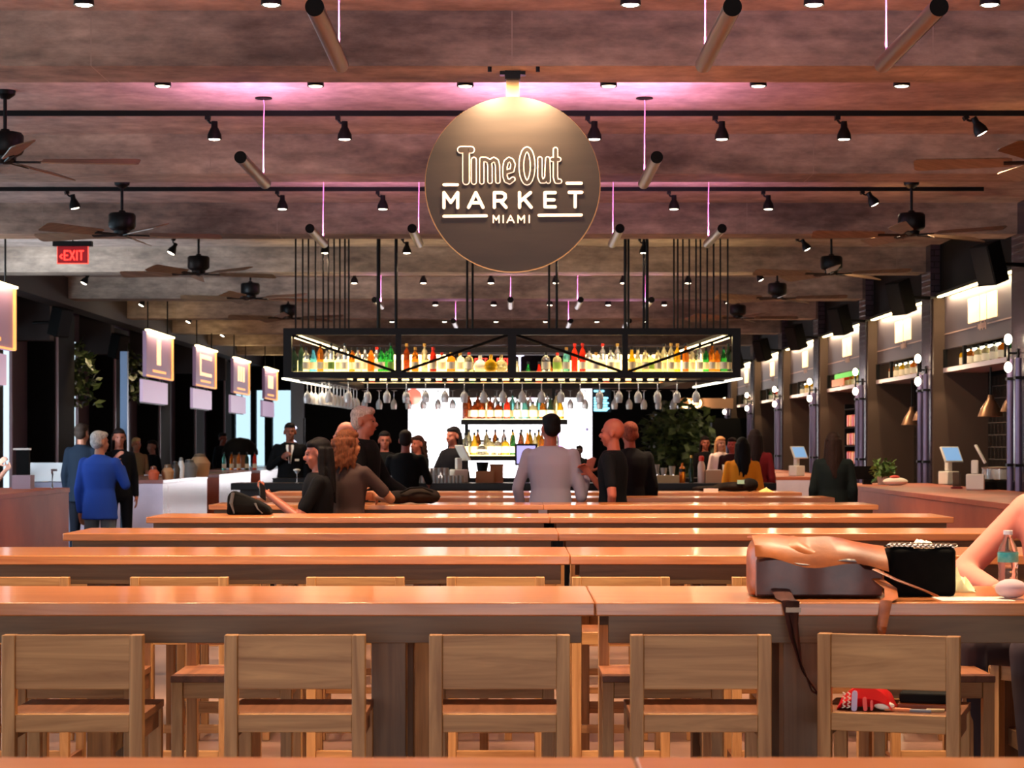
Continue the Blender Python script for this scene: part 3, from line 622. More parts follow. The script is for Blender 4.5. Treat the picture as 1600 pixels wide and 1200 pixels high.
CUP = mat('tumbler_glass', (250,240,230), .05, trans=.7, ior=1.2)
tf_ = MB().lathe([(0,0),(.036,0),(.034,.09),(.031,.09),(.033,.006),(0,.005)], n=16).build('tumbler', CUP); tag(tf_, 'x', 'glass'); tfl = [tf_]
for r, (xs, dz) in enumerate(((range(22), 0), (range(9), .0))):
    for i in xs:
        x = px((597+5.9*i) if r == 0 else (628+8.6*i), 25.4); o = tfl.pop() if tfl else dup(tf_)
        o.location = (x, 25.28 if r == 0 else 25.5, 1.0705 + (0 if r == 0 else .0)); 
        if r == 1: o.location = (x, 25.37, 1.0705+.0915); o.rotation_euler = (0,0,0)
        if r == 1: o.location.y = 25.28
        o['label'] = 'small glass tumbler on the bar, %s tier, %s' % (('lower','upper')[r], nth(i)); o['group'] = 'tumblers on the bar, %s tier' % ('lower','upper')[r]
for i in range(9): pass
def simple(name, cat, label, loc, parts, rz=0, group=None):
    s = thing(name, label, cat, loc, rz, group)
    for nm, mb, m in parts: mb.build(nm, m, s)
    return s
zc = 1.0705; CARD = mat('kraft_card', (176,120,76), .7); PAPER = mat('white_paper', (240,228,210), .6)
simple('bucket', 'bucket', 'black bucket on a brown wooden box on the bar, below the tower shelves', (px(755,25.5), 25.5, zc), [('box', MB().box(-.09,.13,-.09,.09,0,.14), CARD), ('bucket', MB().lathe([(0,.141),(.06,.141),(.08,.25),(.074,.25),(.056,.15),(0,.15)], (-.01,0,0), 20), MATTE)])
simple('napkin_box', 'box', 'brown card box on the bar left of the monitor', (px(776,25.6), 25.6, zc), [('box', MB().box(-.08,.08,-.08,.08,0,.2), CARD), ('lid', MB().box(-.085,.085,-.085,.085,.2005,.225), mat('dull_tan', (150,110,80), .7))])
simple('register_monitor', 'monitor', 'black framed register screen on the bar behind the man in the pale shirt', (px(822,26.2), 26.2, zc), [('stand', MB().box(-.04,.04,.0,.05,-.08,.25), BLACK), ('bezel', MB().box(-.14,.14,-.02,.02,.2,.47), BLACK), ('display', MB().box(-.115,.115,-.024,-.0205,.225,.445), mat('violet_display', (150,150,220), .3, emit=(150,150,225), es=.9))])
simple('shelf_box', 'cabinet', 'low back bar cabinet under the register screen', (px(822,26.2), 26.2, 0), [('carcass', MB().box(-.5,.5,-.1,.35,0,.985), BARF), ('worktop', MB().box(-.52,.52,-.12,.36,.9855,.989), BART)])
simple('syrup_bottle', 'bottle', 'orange squeeze bottle on the bar by the red-capped bottle', (px(1066,25.4), 25.4, zc), [('body', MB().lathe([(0,0),(.035,0),(.036,.18),(.015,.2),(.012,.24),(0,.24)], n=14), BM['orange']), ('band', MB().lathe([(.0365,.13),(.0372,.13),(.0372,.17),(.0365,.17)], n=14), BLACK)])
simple('squeeze_bottle', 'bottle', 'white bottle with bright red cap standing on the bar', (px(1096,25.4), 25.4, zc), [('body', MB().lathe([(0,0),(.045,0),(.046,.2),(.03,.25),(.022,.26),(0,.26)], n=14), mat('milky_bottle', (216,180,160), .3)), ('cap', MB().lathe([(0,.261),(.03,.261),(.032,.31),(.02,.325),(0,.325)], n=14), CAPR)])
simple('olive_bottle', 'bottle', 'slim olive green bottle on the bar between orange and red-capped bottles', (px(1080,25.42), 25.42, zc), [('body', MB().lathe([(0,0),(.03,0),(.031,.17),(.013,.24),(.012,.3),(0,.3)], n=14), BM['dkgreen']), ('cap', MB().lathe([(0,.301),(.014,.301),(.014,.33),(0,.33)], n=10), CAPG)])
simple('napkin_caddy', 'caddy', 'pale caddy of folded napkins on the bar', (px(1115,25.4), 25.4, zc), [('box', MB().box(-.1,.1,-.08,.08,0,.15), mat('tan_caddy', (206,160,120), .6)), ('napkins', MB().box(-.08,.08,-.06,.06,.1505,.16), PAPER)])
simple('paper_cups', 'cups', 'tall stack of white paper cups on the bar', (px(1134,25.4), 25.4, zc), [('stack', MB().lathe([(0,0),(.03,0),(.04,.21),(0,.21)], n=16), PAPER), ('top_rim', MB().lathe([(.038,.205),(.043,.208),(.043,.218),(.036,.218)], n=16), PAPER)])
for i, (x, z) in enumerate(((1010,0),(1021,0),(1033,0),(1045,0),(1016,.0),(1028,0),(1040,0))):
    pass
simple('glass_tray', 'tray', 'tray of clear plastic tumblers on the bar right of the men', (px(1028,25.4), 25.4, zc), [('tray', MB().box(-.25,.25,-.1,.1,0,.09), mat('tan_tray', (200,170,120), .6)), ('tumblers', MB().lathe([(0,.091),(.03,.091),(.042,.19),(.04,.19),(.028,.1),(0,.1)], (-.2,0,0), 12).lathe([(0,.091),(.03,.091),(.042,.19),(.04,.19),(.028,.1),(0,.1)], (-.11,0,0), 12).lathe([(0,.091),(.03,.091),(.042,.22),(.04,.22),(.028,.1),(0,.1)], (-.02,0,0), 12).lathe([(0,.091),(.03,.091),(.042,.18),(.04,.18),(.028,.1),(0,.1)], (.07,0,0), 12).lathe([(0,.091),(.03,.091),(.042,.2),(.04,.2),(.028,.1),(0,.1)], (.17,0,0), 12), CUP)])
simple('card_box', 'box', 'small pale box on the bar right of the dark suited man', (px(1000,25.6), 25.6, zc), [('box', MB().box(-.05,.05,-.05,.05,0,.15), CARD), ('lid', MB().box(-.055,.055,-.055,.055,.1505,.18), PAPER)])

# ================================================================ right-hand stalls
PIPE = mat('pipe_reflection_tint', (104,92,122), .25, .3); SHELF = mat('shelf_lip', (190,170,180), .4); LETT = mat('lit_letter', (255,222,180), .5, emit=(255,214,160), es=1.15); LETD = mat('painted_line', (170,140,130), .5)
shapes = [[(-.34,.02),(.05,.2),(.24,.44)], [(-.2,.0),(.03,.22)], [(-.12,-.02),(.0,.12)], [(-.16,.12)], [(-.13,.1)], [(-.1,.12)]]
WORD = ['nearest','second','third','fourth','fifth','farthest']
for k in range(6):
    a, b = PR[5+k]+.572, PR[6+k]-.102; L_ = b-a; mid = (a+b)/2
    s = thing('stall_fascia', '%s right-hand stall fascia, grey with lit block shapes and a top light strip' % WORD[k], 'sign', (5.41, mid, 0), 0, 'right-hand stall fascias')
    MB().box(0, .06, -L_/2, L_/2, 2.72, 3.38).build('panel', FASC, s)
    MB().box(-.12, .06, -L_/2, L_/2, 3.381, 3.415).build('light_housing', BLACK, s)
    MB().box(-.1, -.05, -L_/2+.02, L_/2-.02, 3.366, 3.38).build('led_strip', LED, s)
    lamp('AREA', 'fascia_light', (-.10, 0, 3.36), 34, (1,.78,.48), s, rot=(0,-.45,0), shape='RECTANGLE', size=.03, size_y=L_-.3)
    for q_ in shapes[k]: pass
    zz = 3.12
    for j, (lo_, hi_) in enumerate(([(-.66,-.14),(-.02,.22),(.34,.76)], [(-.55,-.04),(.1,.55)], [(-.4,-.06),(.08,.4)], [(-.3,.3)], [(-.3,.26)], [(-.3,.3)])[k]):
        MB().box(-.022, -.001, -hi_, -lo_, zz-.16+.0, zz+.13).build('lit_block', LETT, s)
    MB().box(-.004, -.0005, -L_/2, -.28, 2.9, 2.915).box(-.004, -.0005, .28, L_/2, 2.9, 2.915).build('painted_line', LETD, s)
    m = MB()
    for j in range(9): m.box(-.006, -.0005, -.2+j*.048, -.172+j*.048, 2.87-.02*(j % 3 == 0), 2.93+.03*(j % 4 == 1))
    m.build('script_lettering', LETD, s)
    sh = thing('stall_shelf', '%s right-hand stall display shelf under the fascia, with black mullions' % WORD[k], 'shelf', (5.41, mid, 0), 0, 'right-hand display shelves')
    MB().box(-.02, .5, -L_/2, L_/2, 2.43, 2.485).build('shelf_board', SHELF, sh)
    MB().box(.3, .32, -L_/2, L_/2, 2.49, 2.72).build('back_panel', mat('shelf_back', (120,104,80), .5), sh)
    for y_ in (-L_/2+.9, L_/2-1.15, L_/2-.03): MB().box(-.02, .02, y_-.04, y_+.04, 2.486, 2.715).build('mullion', MATTE, sh)
    MB().box(.25, .29, -L_/2+.1, L_/2-.1, 2.69, 2.715).build('led_strip', LEDW, sh)
    lamp('SPOT', 'shelf_downlight', (-.06, L_/2-.16, 2.42), 7, WARM, sh, rot=(0,0,0), spot_size=1.3, spot_blend=.6, shadow_soft_size=.01)
    lamp('SPOT', 'top_downlight', (-.08, L_/2-.12, 3.33), 7, WARM, sh, rot=(0,0,0), spot_size=1.1, spot_blend=.7, shadow_soft_size=.01)
    if k == 2:
        MB().box(-.03, -.02, -1.6, 1.2, 2.62, 2.7).build('green_banner', mat('green_banner', (90,190,70), .5, emit=(80,190,60), es=.6), sh)
        MB().box(-.03, -.02, .2, 1.5, 2.5, 2.615).build('orange_banner', mat('orange_banner', (210,110,50), .5, emit=(210,100,40), es=.4), sh)
    n_ = 9 if k < 3 else 5
    for j in range(n_):
        c = random.choice(['pale','yellow','clear','orange','green','red','amber'])
        put_bottle(5.56, a+.5+(L_-.9)*j/(n_-1), 2.4855, (c, 'square', 'w', 'k'), '%s bottle on the %s right-hand stall shelf, %s from camera' % (CN[c], WORD[k], ORD[j]), 'bottles on the %s right-hand shelf' % WORD[k])
for k in range(7):
    d0 = PR[5+k]
    for j, y in enumerate((.06, .42)):
        p_ = thing('reflection_pipe', '%s vertical pipe standing for lavender tile reflections on the %s brick pier at right' % (('near','far')[j], ORD[k]), 'pipe', (XR-.05, d0+y, 0), 0, 'vertical pipes on the brick piers')
        MB().cyl((0,0,.9), (0,0,2.42), .035, n=12).build('pipe', PIPE, p_)  # pipes stand for lavender daylight reflections on dark tile, painted in their colour
        for z in (1.3, 2.2): MB().box(-.04, .0495, -.045, .045, z, z+.03).build('clip', BLACK, p_)
    s = thing('wall_sconce', 'two-bulb wall sconce on the %s brick pier at right' % ORD[k], 'wall lamp', (5.14, d0+.25, 2.475), 0, 'sconces on the brick piers')
    MB().cyl((0,0,-.09), (0,0,.09), .017).build('stem', BLACK, s); MB().box(.0, .109, -.015, .015, -.01, .012).build('arm', BLACK, s); MB().cyl((.088,0,.0),(.109,0,0), .05).build('backplate', BLACK, s)
    for z in (.145, -.145):
        b_ = MB().ell((0,0,z), (.04,.04,.055)).build('bulb', BULB, s)
    lamp('POINT', 'sconce_light', (-.06,0,0), 7, WARM, s, shadow_soft_size=.05)
# loudspeakers
def speaker(loc, rz, tilt, label, xw):
    s = thing('loudspeaker', label, 'loudspeaker', loc, rz)
    M = Matrix.Rotation(tilt, 4, 'X')
    MB().rings([[M @ Vector(p) for p in r] for r in ([(-.14,-.11,-.21),(.14,-.11,-.21),(.09,.12,-.21),(-.09,.12,-.21)], [(-.14,-.11,.21),(.14,-.11,.21),(.09,.12,.21),(-.09,.12,.21)])]).build('cabinet', MATTE, s, bevel=.01)
    MB().box(-.125, .125, -.117, -.111, -.19, .19, M).build('grille', mat('speaker_grille', (20,18,18), .9), s)
    MB().cyl((0,.11,0), (0,xw,0), .022).build('bracket', BLACK, s)
    return s
for k in range(6): speaker((4.86, 21.55+4.87*k-.1, 3.37), -PI/2+.5, .3, 'black loudspeaker on the right wall, %s from camera' % ORD[k], .47)
for k, (x, y, d) in enumerate(((93,503,31.0),(184,541,36.6))): speaker(P(x, y, d), PI/2-.5, .25, 'black loudspeaker on the left side, %s' % ('nearer one','farther one')[k], .5)
# counters
def counter(name, x0, x1, y0, y1, m, label, group, endm=None):
    c = thing(name, label, 'counter', ((x0+x1)/2, y0, 0), 0, group); w_ = (x1-x0)/2
    MB().box(-w_, w_, 0, y1-y0, 1.0, 1.05).build('countertop', m, c, bevel=.004)
    MB().box(-w_+.01, w_-.01, .03, y1-y0-.01, 0, .999).build('front', m, c)
    MB().box(-w_+.004, w_-.004, .0, .029, 0, .999).build('end_panel', endm or LAV, c)
    return c
MAUVE = noisy(mat('mauve_gloss', (150,96,90), .25, coat=.25, spec=.4), (138,86,82), (164,108,100), 1.5)
counter('stall_counter', -6.1, -4.92, 12.5, 23.5, TERRA, 'glossy terracotta stall counter at the left edge of the picture', 'left stall counters')
for k, (a, b) in enumerate(((28.7,32.9),(34.2,38.4),(39.8,44),(45.2,49.5))):
    counter('stall_counter', -5.96, -4.74, a, b, MAUVE, 'glossy mauve left stall counter, %s one after the gap' % ORD[k], 'left stall counters', LAV if k == 0 else TERRA)
counter('stall_counter', 4.0, 5.18, 12.0, 26.3, TERRA, 'long terracotta counter in front of the nearest right-hand stall', 'right stall counters')
for k, (a, b) in enumerate(((31.6,36.0),(36.6,41.2),(41.5,46))): counter('stall_counter', 3.95, 5.15, a, b, TERRA, 'right stall counter with lavender end panel, %s beyond the gap' % ORD[k], 'right stall counters')
sp = tag(MB().box(-5.0, -4.91, 26.95, 27.04, 0, 2.72).build('glazing_post', STEEL), 'slim blue-grey steel post beside the first lavender counter', 'post')
# things on the right counters
tablet_stand((px(1524,22.3), 22.3, 1.0505), PI*.42, 'white tablet stand on the right counter beside the pastry dome', 1.05)
tablet_stand((px(1428,27.6)-.0, 25.4, 1.0505), .5, 'tilted blue-screened tablet stand on the right counter by the brick pier', 1.0, BLUE)
tablet_stand((px(1245,32.5), 32.5, 1.0505), .6, 'small blue-screened tablet stand on the lavender-ended right counter', 1.0, BLUE)
PAS = mat('pastry_gold', (226,150,70), .6); 
pd = thing('pastry_case', 'round glass case of golden pastries on the right counter', 'display case', (px(1560,22.6), 22.6, 1.0505))
MB().box(-.2,.25,-.16,.16,0,.09).build('base', MATTE, pd, bevel=.01); MB().lathe([(.17,.11),(.172,.11),(.172,.22),(.17,.22)], n=24).build('glass_wall', WG, pd)
MB().lathe([(0,.221),(.175,.221),(.18,.235),(.0,.245)], n=24).build('lid', mat('steel_lid', (180,165,150), .3, .6), pd)
for i in range(9):
    MB().ell((.1*math.cos(i*.7)*(1 if i < 8 else 0), .1*math.sin(i*.7)*(1 if i < 8 else 0), .13+.02*(i % 2)), (.04,.035,.028), n=10).build('pastry', PAS, pd)
simple('card_holder', 'holder', 'small clear menu holder with a red foot on the right counter', (px(1495,22.9), 22.9, 1.0505), [('foot', MB().box(-.06,.06,-.03,.03,0,.02), mat('red_foot', (120,30,34), .4)), ('clear_sheet', MB().box(-.045,.045,-.004,.004,.0205,.18), glassm('acrylic', (150,130,120), .8))])
simple('till_screen', 'screen', 'dark till screen seen from behind on the right counter', (px(1355,25.5), 25.5, 1.0505), [('panel', MB().box(-.17,.17,-.02,.02,.06,.22), MATTE), ('foot', MB().box(-.05,.05,-.05,.05,0,.0595), MATTE)])
def plant(loc, label, h, r, n, m, name='potted_plant', leaf=.06, pot=True, base=0, cat='plant'):
    s = thing(name, label, cat, loc); rd = random.Random(len(label))
    if pot: MB().lathe([(0,0),(.06,0),(.075,.1),(.068,.1),(.055,.02),(0,.02)], n=16).build('pot', mat('plant_pot', (190,160,140), .6), s)
    st_ = MB(); lf = MB()
    for i in range(max(4, n//12)):
        a = rd.random()*6.28; q = r*.6*rd.random()
        st_.tube([(0,0,.02), (q*.5*math.cos(a), q*.5*math.sin(a), h*.4), (q*math.cos(a), q*math.sin(a), h*.85)], .006, 5)
    for i in range(n):
        a = rd.random()*6.28; q = r*math.sqrt(rd.random()); z = base+h*(.25+.75*rd.random())*(1-.25*(q/r)**2)
        M = Matrix.Translation((q*math.cos(a), q*math.sin(a), z)) @ Euler((rd.uniform(-1.2,1.2), rd.uniform(-1,1), rd.random()*6.28)).to_matrix().to_4x4(); l = leaf*(.6+.8*rd.random())
        lf.add([(0,0,0),(l*.5,l*.28,.006),(l,0,-.004),(l*.5,-l*.28,.006)], [(0,1,2,3)], M)
    st_.build('stems', mat('stem_green', (70,80,40), .7), s); lf.build('leaves', m, s, smooth=False); return s
LEAF = noisy(mat('leaf_green', (70,110,44), .45), (44,84,34), (110,140,60), 6); LEAFD = noisy(mat('dark_leaf', (46,66,34), .45), (28,46,24), (96,110,60), 5)
plant((px(1380,25.2), 25.2, 1.0505), 'small leafy potted plant on the right counter', .3, .14, 150, LEAF, leaf=.08)
simple('cloth_pile', 'cloths', 'pale folded cloths with a red band beside the potted plant', (px(1399,24.8), 24.8, 1.0505), [('cloths', MB().ell((0,0,.045), (.15,.1,.05)), PAPER), ('band', MB().ell((-.01,-.01,.1), (.06,.05,.02)), mat('red_band', (200,60,50), .6))])
plant((px(1060,48), 48.0, 0.0), 'large dark leafy indoor tree in front of the dark back wall at right', 2.3, .75, 900, LEAFD, 'indoor_tree', .26, True, .3)
for i, (x, y, d, n) in enumerate(((105,578,34.6,500),(186,580,39.4,400))):
    s = plant(P(x, y, d)-Vector((0,0,.7)), 'dark trailing greenery hanging at the left windows, %s clump' % ('nearer','farther')[i], 1.3, .45, n, LEAFD, 'hanging_greenery', .16, False, -.1)
    MB().cyl((0,0,1.1), (0,0,3.62-(s.location.z)+.0), .01).build('hanger', BLACK, s)
HLM = mat('bronze_shade', (150,112,80), .35, .6)
for i, (x, y, X) in enumerate(((1548,640,5.55),(1584,632,5.55),(1425,655,5.55),(1443,648,5.6))):
    d = X*F/(x-CX); s = thing('heat_lamp', 'bronze dome heat lamp in a right-hand stall, %s from camera' % ORD[(1,0,3,2)[i]], 'heat lamp', (X, d, pz(y, d)))
    MB().lathe([(.0,.17),(.03,.17),(.04,.12),(.11,.02),(.15,-.08),(.145,-.08),(.1,.01),(.03,.1),(0,.11)], n=20).build('dome', HLM, s)
    MB().cyl((0,0,.16), (0,0,2.43-s.location.z), .012).build('stem', BLACK, s)
rs = thing('snack_rack', 'tall rack of orange and red packets in the third right-hand stall', 'rack', (5.6, 34.4, 0))
MB().box(-.1,.09,-.55,-.5,0,2.2).box(-.1,.09,.5,.55,0,2.2).build('side_panels', MATTE, rs)
for z in (.9,1.2,1.5,1.8,2.1): MB().box(-.1,.09,-.49,.49,z,z+.02).build('shelf', MATTE, rs)
for i in range(16):
    z = (.921,1.221,1.521,1.821)[i//4]; c = ((236,110,40),(214,50,34),(240,160,70))[i % 3]
    o = MB().box(-.05,.05,-.08,.08,0,.2).build('snack_packet', mat('packet_foil', c, .4), bevel=.015)
    o.location = (5.57, 34.05+.235*(i % 4), z); tag(o, '%s snack packet on the tall rack, %s shelf, %s from camera' % (('orange','red','yellow')[i % 3], ('lowest','second','third','top')[i//4], ORD[i % 4]), 'packet', 'packets on the snack rack')

# ================================================================ left-hand stalls
PNL = mat('lilac_sign_panel', (186,150,184), .4, emit=(150,110,150), es=.16); MNU = mat('lilac_menu_panel', (224,196,222), .4, emit=(210,180,215), es=.38); GOLD = mat('gold_edge', (255,190,110), .5, emit=(255,180,100), es=1.0)
for k, d1 in enumerate((24.85, 36.4, 41.7, 47.0, 52.6)):
    Wd = 2.55; s = thing('blade_sign', 'lilac hanging stall sign with warm lit border, %s from camera on the left' % ORD[k], 'sign', (-5.86, d1-Wd, 0), 0, 'hanging stall signs on the left')
    MB().box(-.06, 0, 0, Wd, 2.63, 3.36).build('panel', PNL, s)
    MB().box(-.02, .05, 0, Wd, 3.361, 3.385).build('light_bar', LED, s)
    MB().box(.0005, .03, Wd-.05, Wd, 2.64, 3.36).box(.0005, .02, 0, Wd, 2.632, 2.655).build('lit_border', GOLD, s)
    for q_ in ([(.4,1.2,2.95,3.2)], [(1.0,1.35,2.85,3.27)], [(.5,.62,2.84,3.24),(.62,2.0,3.16,3.24),(.62,2.0,2.84,2.9)], [(.7,.9,2.9,3.22),(1.1,1.3,2.9,3.22),(1.5,1.75,2.9,3.22)], [(.7,1.7,2.9,3.2)])[k]:
        MB().box(.0005, .012, q_[0], q_[1], q_[2], q_[3]).build('lit_block', LETT, s)
    MB().box(.0005, .006, .6, 1.9, 2.72, 2.76).build('script_lettering', GOLD, s)
    lamp('AREA', 'sign_wash', (.12, Wd/2, 3.35), 5, (1,.75,.5), s, rot=(0,.35,0), shape='RECTANGLE', size=.03, size_y=2.3)
    for y_ in (.3, Wd-.3): MB().cyl((-.03,y_,3.36), (-.03,y_,ZS), .012).build('hanger', BLACK, s)
    m_ = thing('menu_screen', 'plain lilac menu screen hanging below the %s left stall sign' % ORD[k], 'screen', (-5.9, d1-Wd-.1, 0), 0, 'menu screens under the stall signs')
    MB().box(-.05, 0, 0, Wd-.1, 2.22, 2.58).build('display', MNU, m_); MB().box(-.055, -.0505, .02, Wd-.12, 2.2, 2.6).build('back', BLACK, m_)
    for y_ in (.5, Wd-.6): MB().box(-.035, -.015, y_, y_+.04, 2.5805, 2.6295).build('link', BLACK, m_)
# clutter on left counters
def steel(c=(150,150,155)): return mat('brushed_steel', c, .3, .8)
simple('pos_terminal', 'screen', 'black upright screen with a pale hood on the near left counter', (-5.3, 22.9, 1.0505), [('screen', MB().box(-.07,.07,-.03,.03,.15,.42), MATTE), ('hood', MB().box(-.1,.08,-.04,.04,.4205,.44), WHITE), ('stand', MB().box(-.1,.1,-.1,.1,0,.149), mat('lilac_base', (176,150,160), .5))])
simple('hand_tap', 'tap', 'slim chrome tap on the near left counter', (-5.05, 23.2, 1.0505), [('stem', MB().tube([(0,0,0),(0,0,.16),(.0,-.03,.2),(.06,-.03,.2)], .014), steel())])
simple('bread_display', 'display', 'bright display of bread and bottles behind the near left counter', (px(83,27.2), 27.2, 0), [('cabinet', MB().box(-.3,.3,-.2,.2,0,1.05), DARK), ('loaves', MB().ell((-.1,0,1.12), (.14,.1,.07)).ell((.14,.02,1.12), (.12,.09,.07)), PAS), ('glass', MB().box(-.29,.29,-.21,-.2,1.06,1.3), WG)])
for i, (x, y, dx, h, c) in enumerate(((262,737,.09,.16,(180,130,90)),(274,735,.07,.2,(60,46,40)),(283,730,.05,.25,(232,226,220)),(296,735,.12,.22,(120,116,112)),(312,730,.16,.3,(190,150,110)),(240,738,.08,.14,(196,90,60)))):
    d = 29.2+.55*i if i < 5 else 29.0
    simple(('bread_basket','coffee_grinder','paper_cup_stack','espresso_machine','juice_dispenser','fruit_bowl')[i], ('basket','grinder','cups','coffee machine','dispenser','bowl')[i], ('woven basket on the lavender-ended left counter','dark coffee grinder on the lavender-ended left counter','white paper cup stack on the lavender-ended left counter','grey espresso machine on the lavender-ended left counter','amber juice dispenser on the lavender-ended left counter','bowl of orange fruit at the near end of the lavender counter')[i],
        (px(x, d), d, 1.0505), [('body', MB().lathe([(0,0),(dx*.8,0),(dx,h*.7),(dx*.6,h),(0,h)], n=14), mat('counter_item', c, .4)), ('top', MB().lathe([(0,h+.001),(dx*.55,h+.001),(dx*.5,h+.04),(0,h+.05)], n=14), mat('counter_item_top', tuple(int(q*.6) for q in c), .4))])
dm = simple('domed_oven', 'oven', 'black domed oven hood over bottles on the far left counter', (px(375,42.0), 42.0, 1.0505), [('dome', MB().lathe([(.36,.28),(.36,.36),(.3,.5),(.18,.6),(0,.63),(0,.6),(.3,.3)], n=28), MATTE), ('base', MB().box(-.3,.3,-.25,.25,0,.02), steel()), ('column', MB().cyl((0,0,.02),(0,0,.34),.14), mat('tan_column', (190,130,80), .4))])  # column under the dome is plain tan
for i, (x, h, c) in enumerate(((350,.3,(110,120,150)),(362,.24,(200,150,90)),(373,.28,(180,110,70)),(386,.26,(90,80,110)),(398,.3,(130,80,70)))):
    put_bottle(px(x, 40.5+.1*i), 40.5+.1*i, 1.0505, (('teal','amber','orange','dkgreen','red')[i], 'tall', 'w', 'k'), '%s bottle below the black oven dome, %s' % (('teal','amber','orange','dark green','red')[i], nth(i)), 'bottles by the oven dome')
simple('led_arc_sign', 'sign', 'glowing white arc sign beside the waiter in a suit', P(467, 680, 50), [('arc', MB().tube([(.0+.18*math.cos(a), 0, .2*math.sin(a)) for a in [1.9+.16*i for i in range(16)]], .03), NE), ('post', MB().box(.1,.14,.03,.07,-1.76,.4), BLACK)])

# ================================================================ people
def bake(name, mb, mt, parent, vox, sm=3, shade=True):
    me = bpy.data.meshes.new('t'); me.from_pydata(mb.v, [], mb.f)
    import bmesh
    bm = bmesh.new(); bm.from_mesh(me); bmesh.ops.recalc_face_normals(bm, faces=bm.faces[:]); bm.to_mesh(me); bm.free()
    t = bpy.data.objects.new('t', me); C.objects.link(t)
    r = t.modifiers.new('r', 'REMESH'); r.mode = 'VOXEL'; r.voxel_size = vox; r.use_smooth_shade = True
    if sm: s = t.modifiers.new('s', 'SMOOTH'); s.factor = .5; s.iterations = sm
    dg = bpy.context.evaluated_depsgraph_get(); m2 = bpy.data.meshes.new_from_object(t.evaluated_get(dg)); m2.name = name
    bpy.data.objects.remove(t); bpy.data.meshes.remove(me)
    m2.materials.clear(); m2.materials.append(mt)
    o = bpy.data.objects.new(name, m2); C.objects.link(o); setp(o, parent); return o
def skin(c): return mat('skin', tuple(int(v*f) for v, f in zip(c, (.9,.92,.94))), .5, spec=.35)
def hand(mb, w, d, n, side, curl, spread=.0, k=1.0):
    """w wrist, d along forearm, n out of the back of the hand, side: +1/-1 side the thumb leaves"""
    d = Vector(d).normalized(); n = (Vector(n)-d*Vector(n).dot(d)).normalized(); s = d.cross(n).normalized()*side; w = Vector(w)
    B = Matrix((s, n, d)).transposed().to_3x3().to_4x4()
    mb.ell(w+d*.045*k, (.04*k, .016*k, .05*k), B); mb.cap(w-d*.02, w+d*.02, .023*k, .024*k)
    for i, (o, L) in enumerate(((.03,.068),(.010,.078),(-.010,.072),(-.029,.056))):
        p = w+d*.082*k+s*o*k; dd = (d+s*o*spread*8).normalized()
        a1 = curl*.6; a2 = curl*1.5; rot = lambda a: (dd*math.cos(a)-n*math.sin(a))
        q = p+rot(a1)*L*.52*k; e = q+rot(a2)*L*.48*k
        mb.cap(p-dd*.012, q, .0098*k, .009*k, 8); mb.cap(q, e, .009*k, .0075*k, 8)
    p = w+d*.02*k+s*.032*k; q = p+(d*.7+s*.75-n*.3).normalized()*.042*k; e = q+(d*.9+s*.15-n*.3).normalized()*.034*k
    mb.cap(p-s*.012, q, .0125*k, .011*k, 8); mb.cap(q, e, .0105*k, .009*k, 8)
    return w+d*.09*k-n*.03*k
SEC = [(.86,.155,.115),(.93,.165,.12),(1.02,.155,.112),(1.12,.14,.102),(1.22,.155,.112),(1.32,.17,.118),(1.40,.172,.105),(1.445,.135,.085),(1.475,.075,.065)]
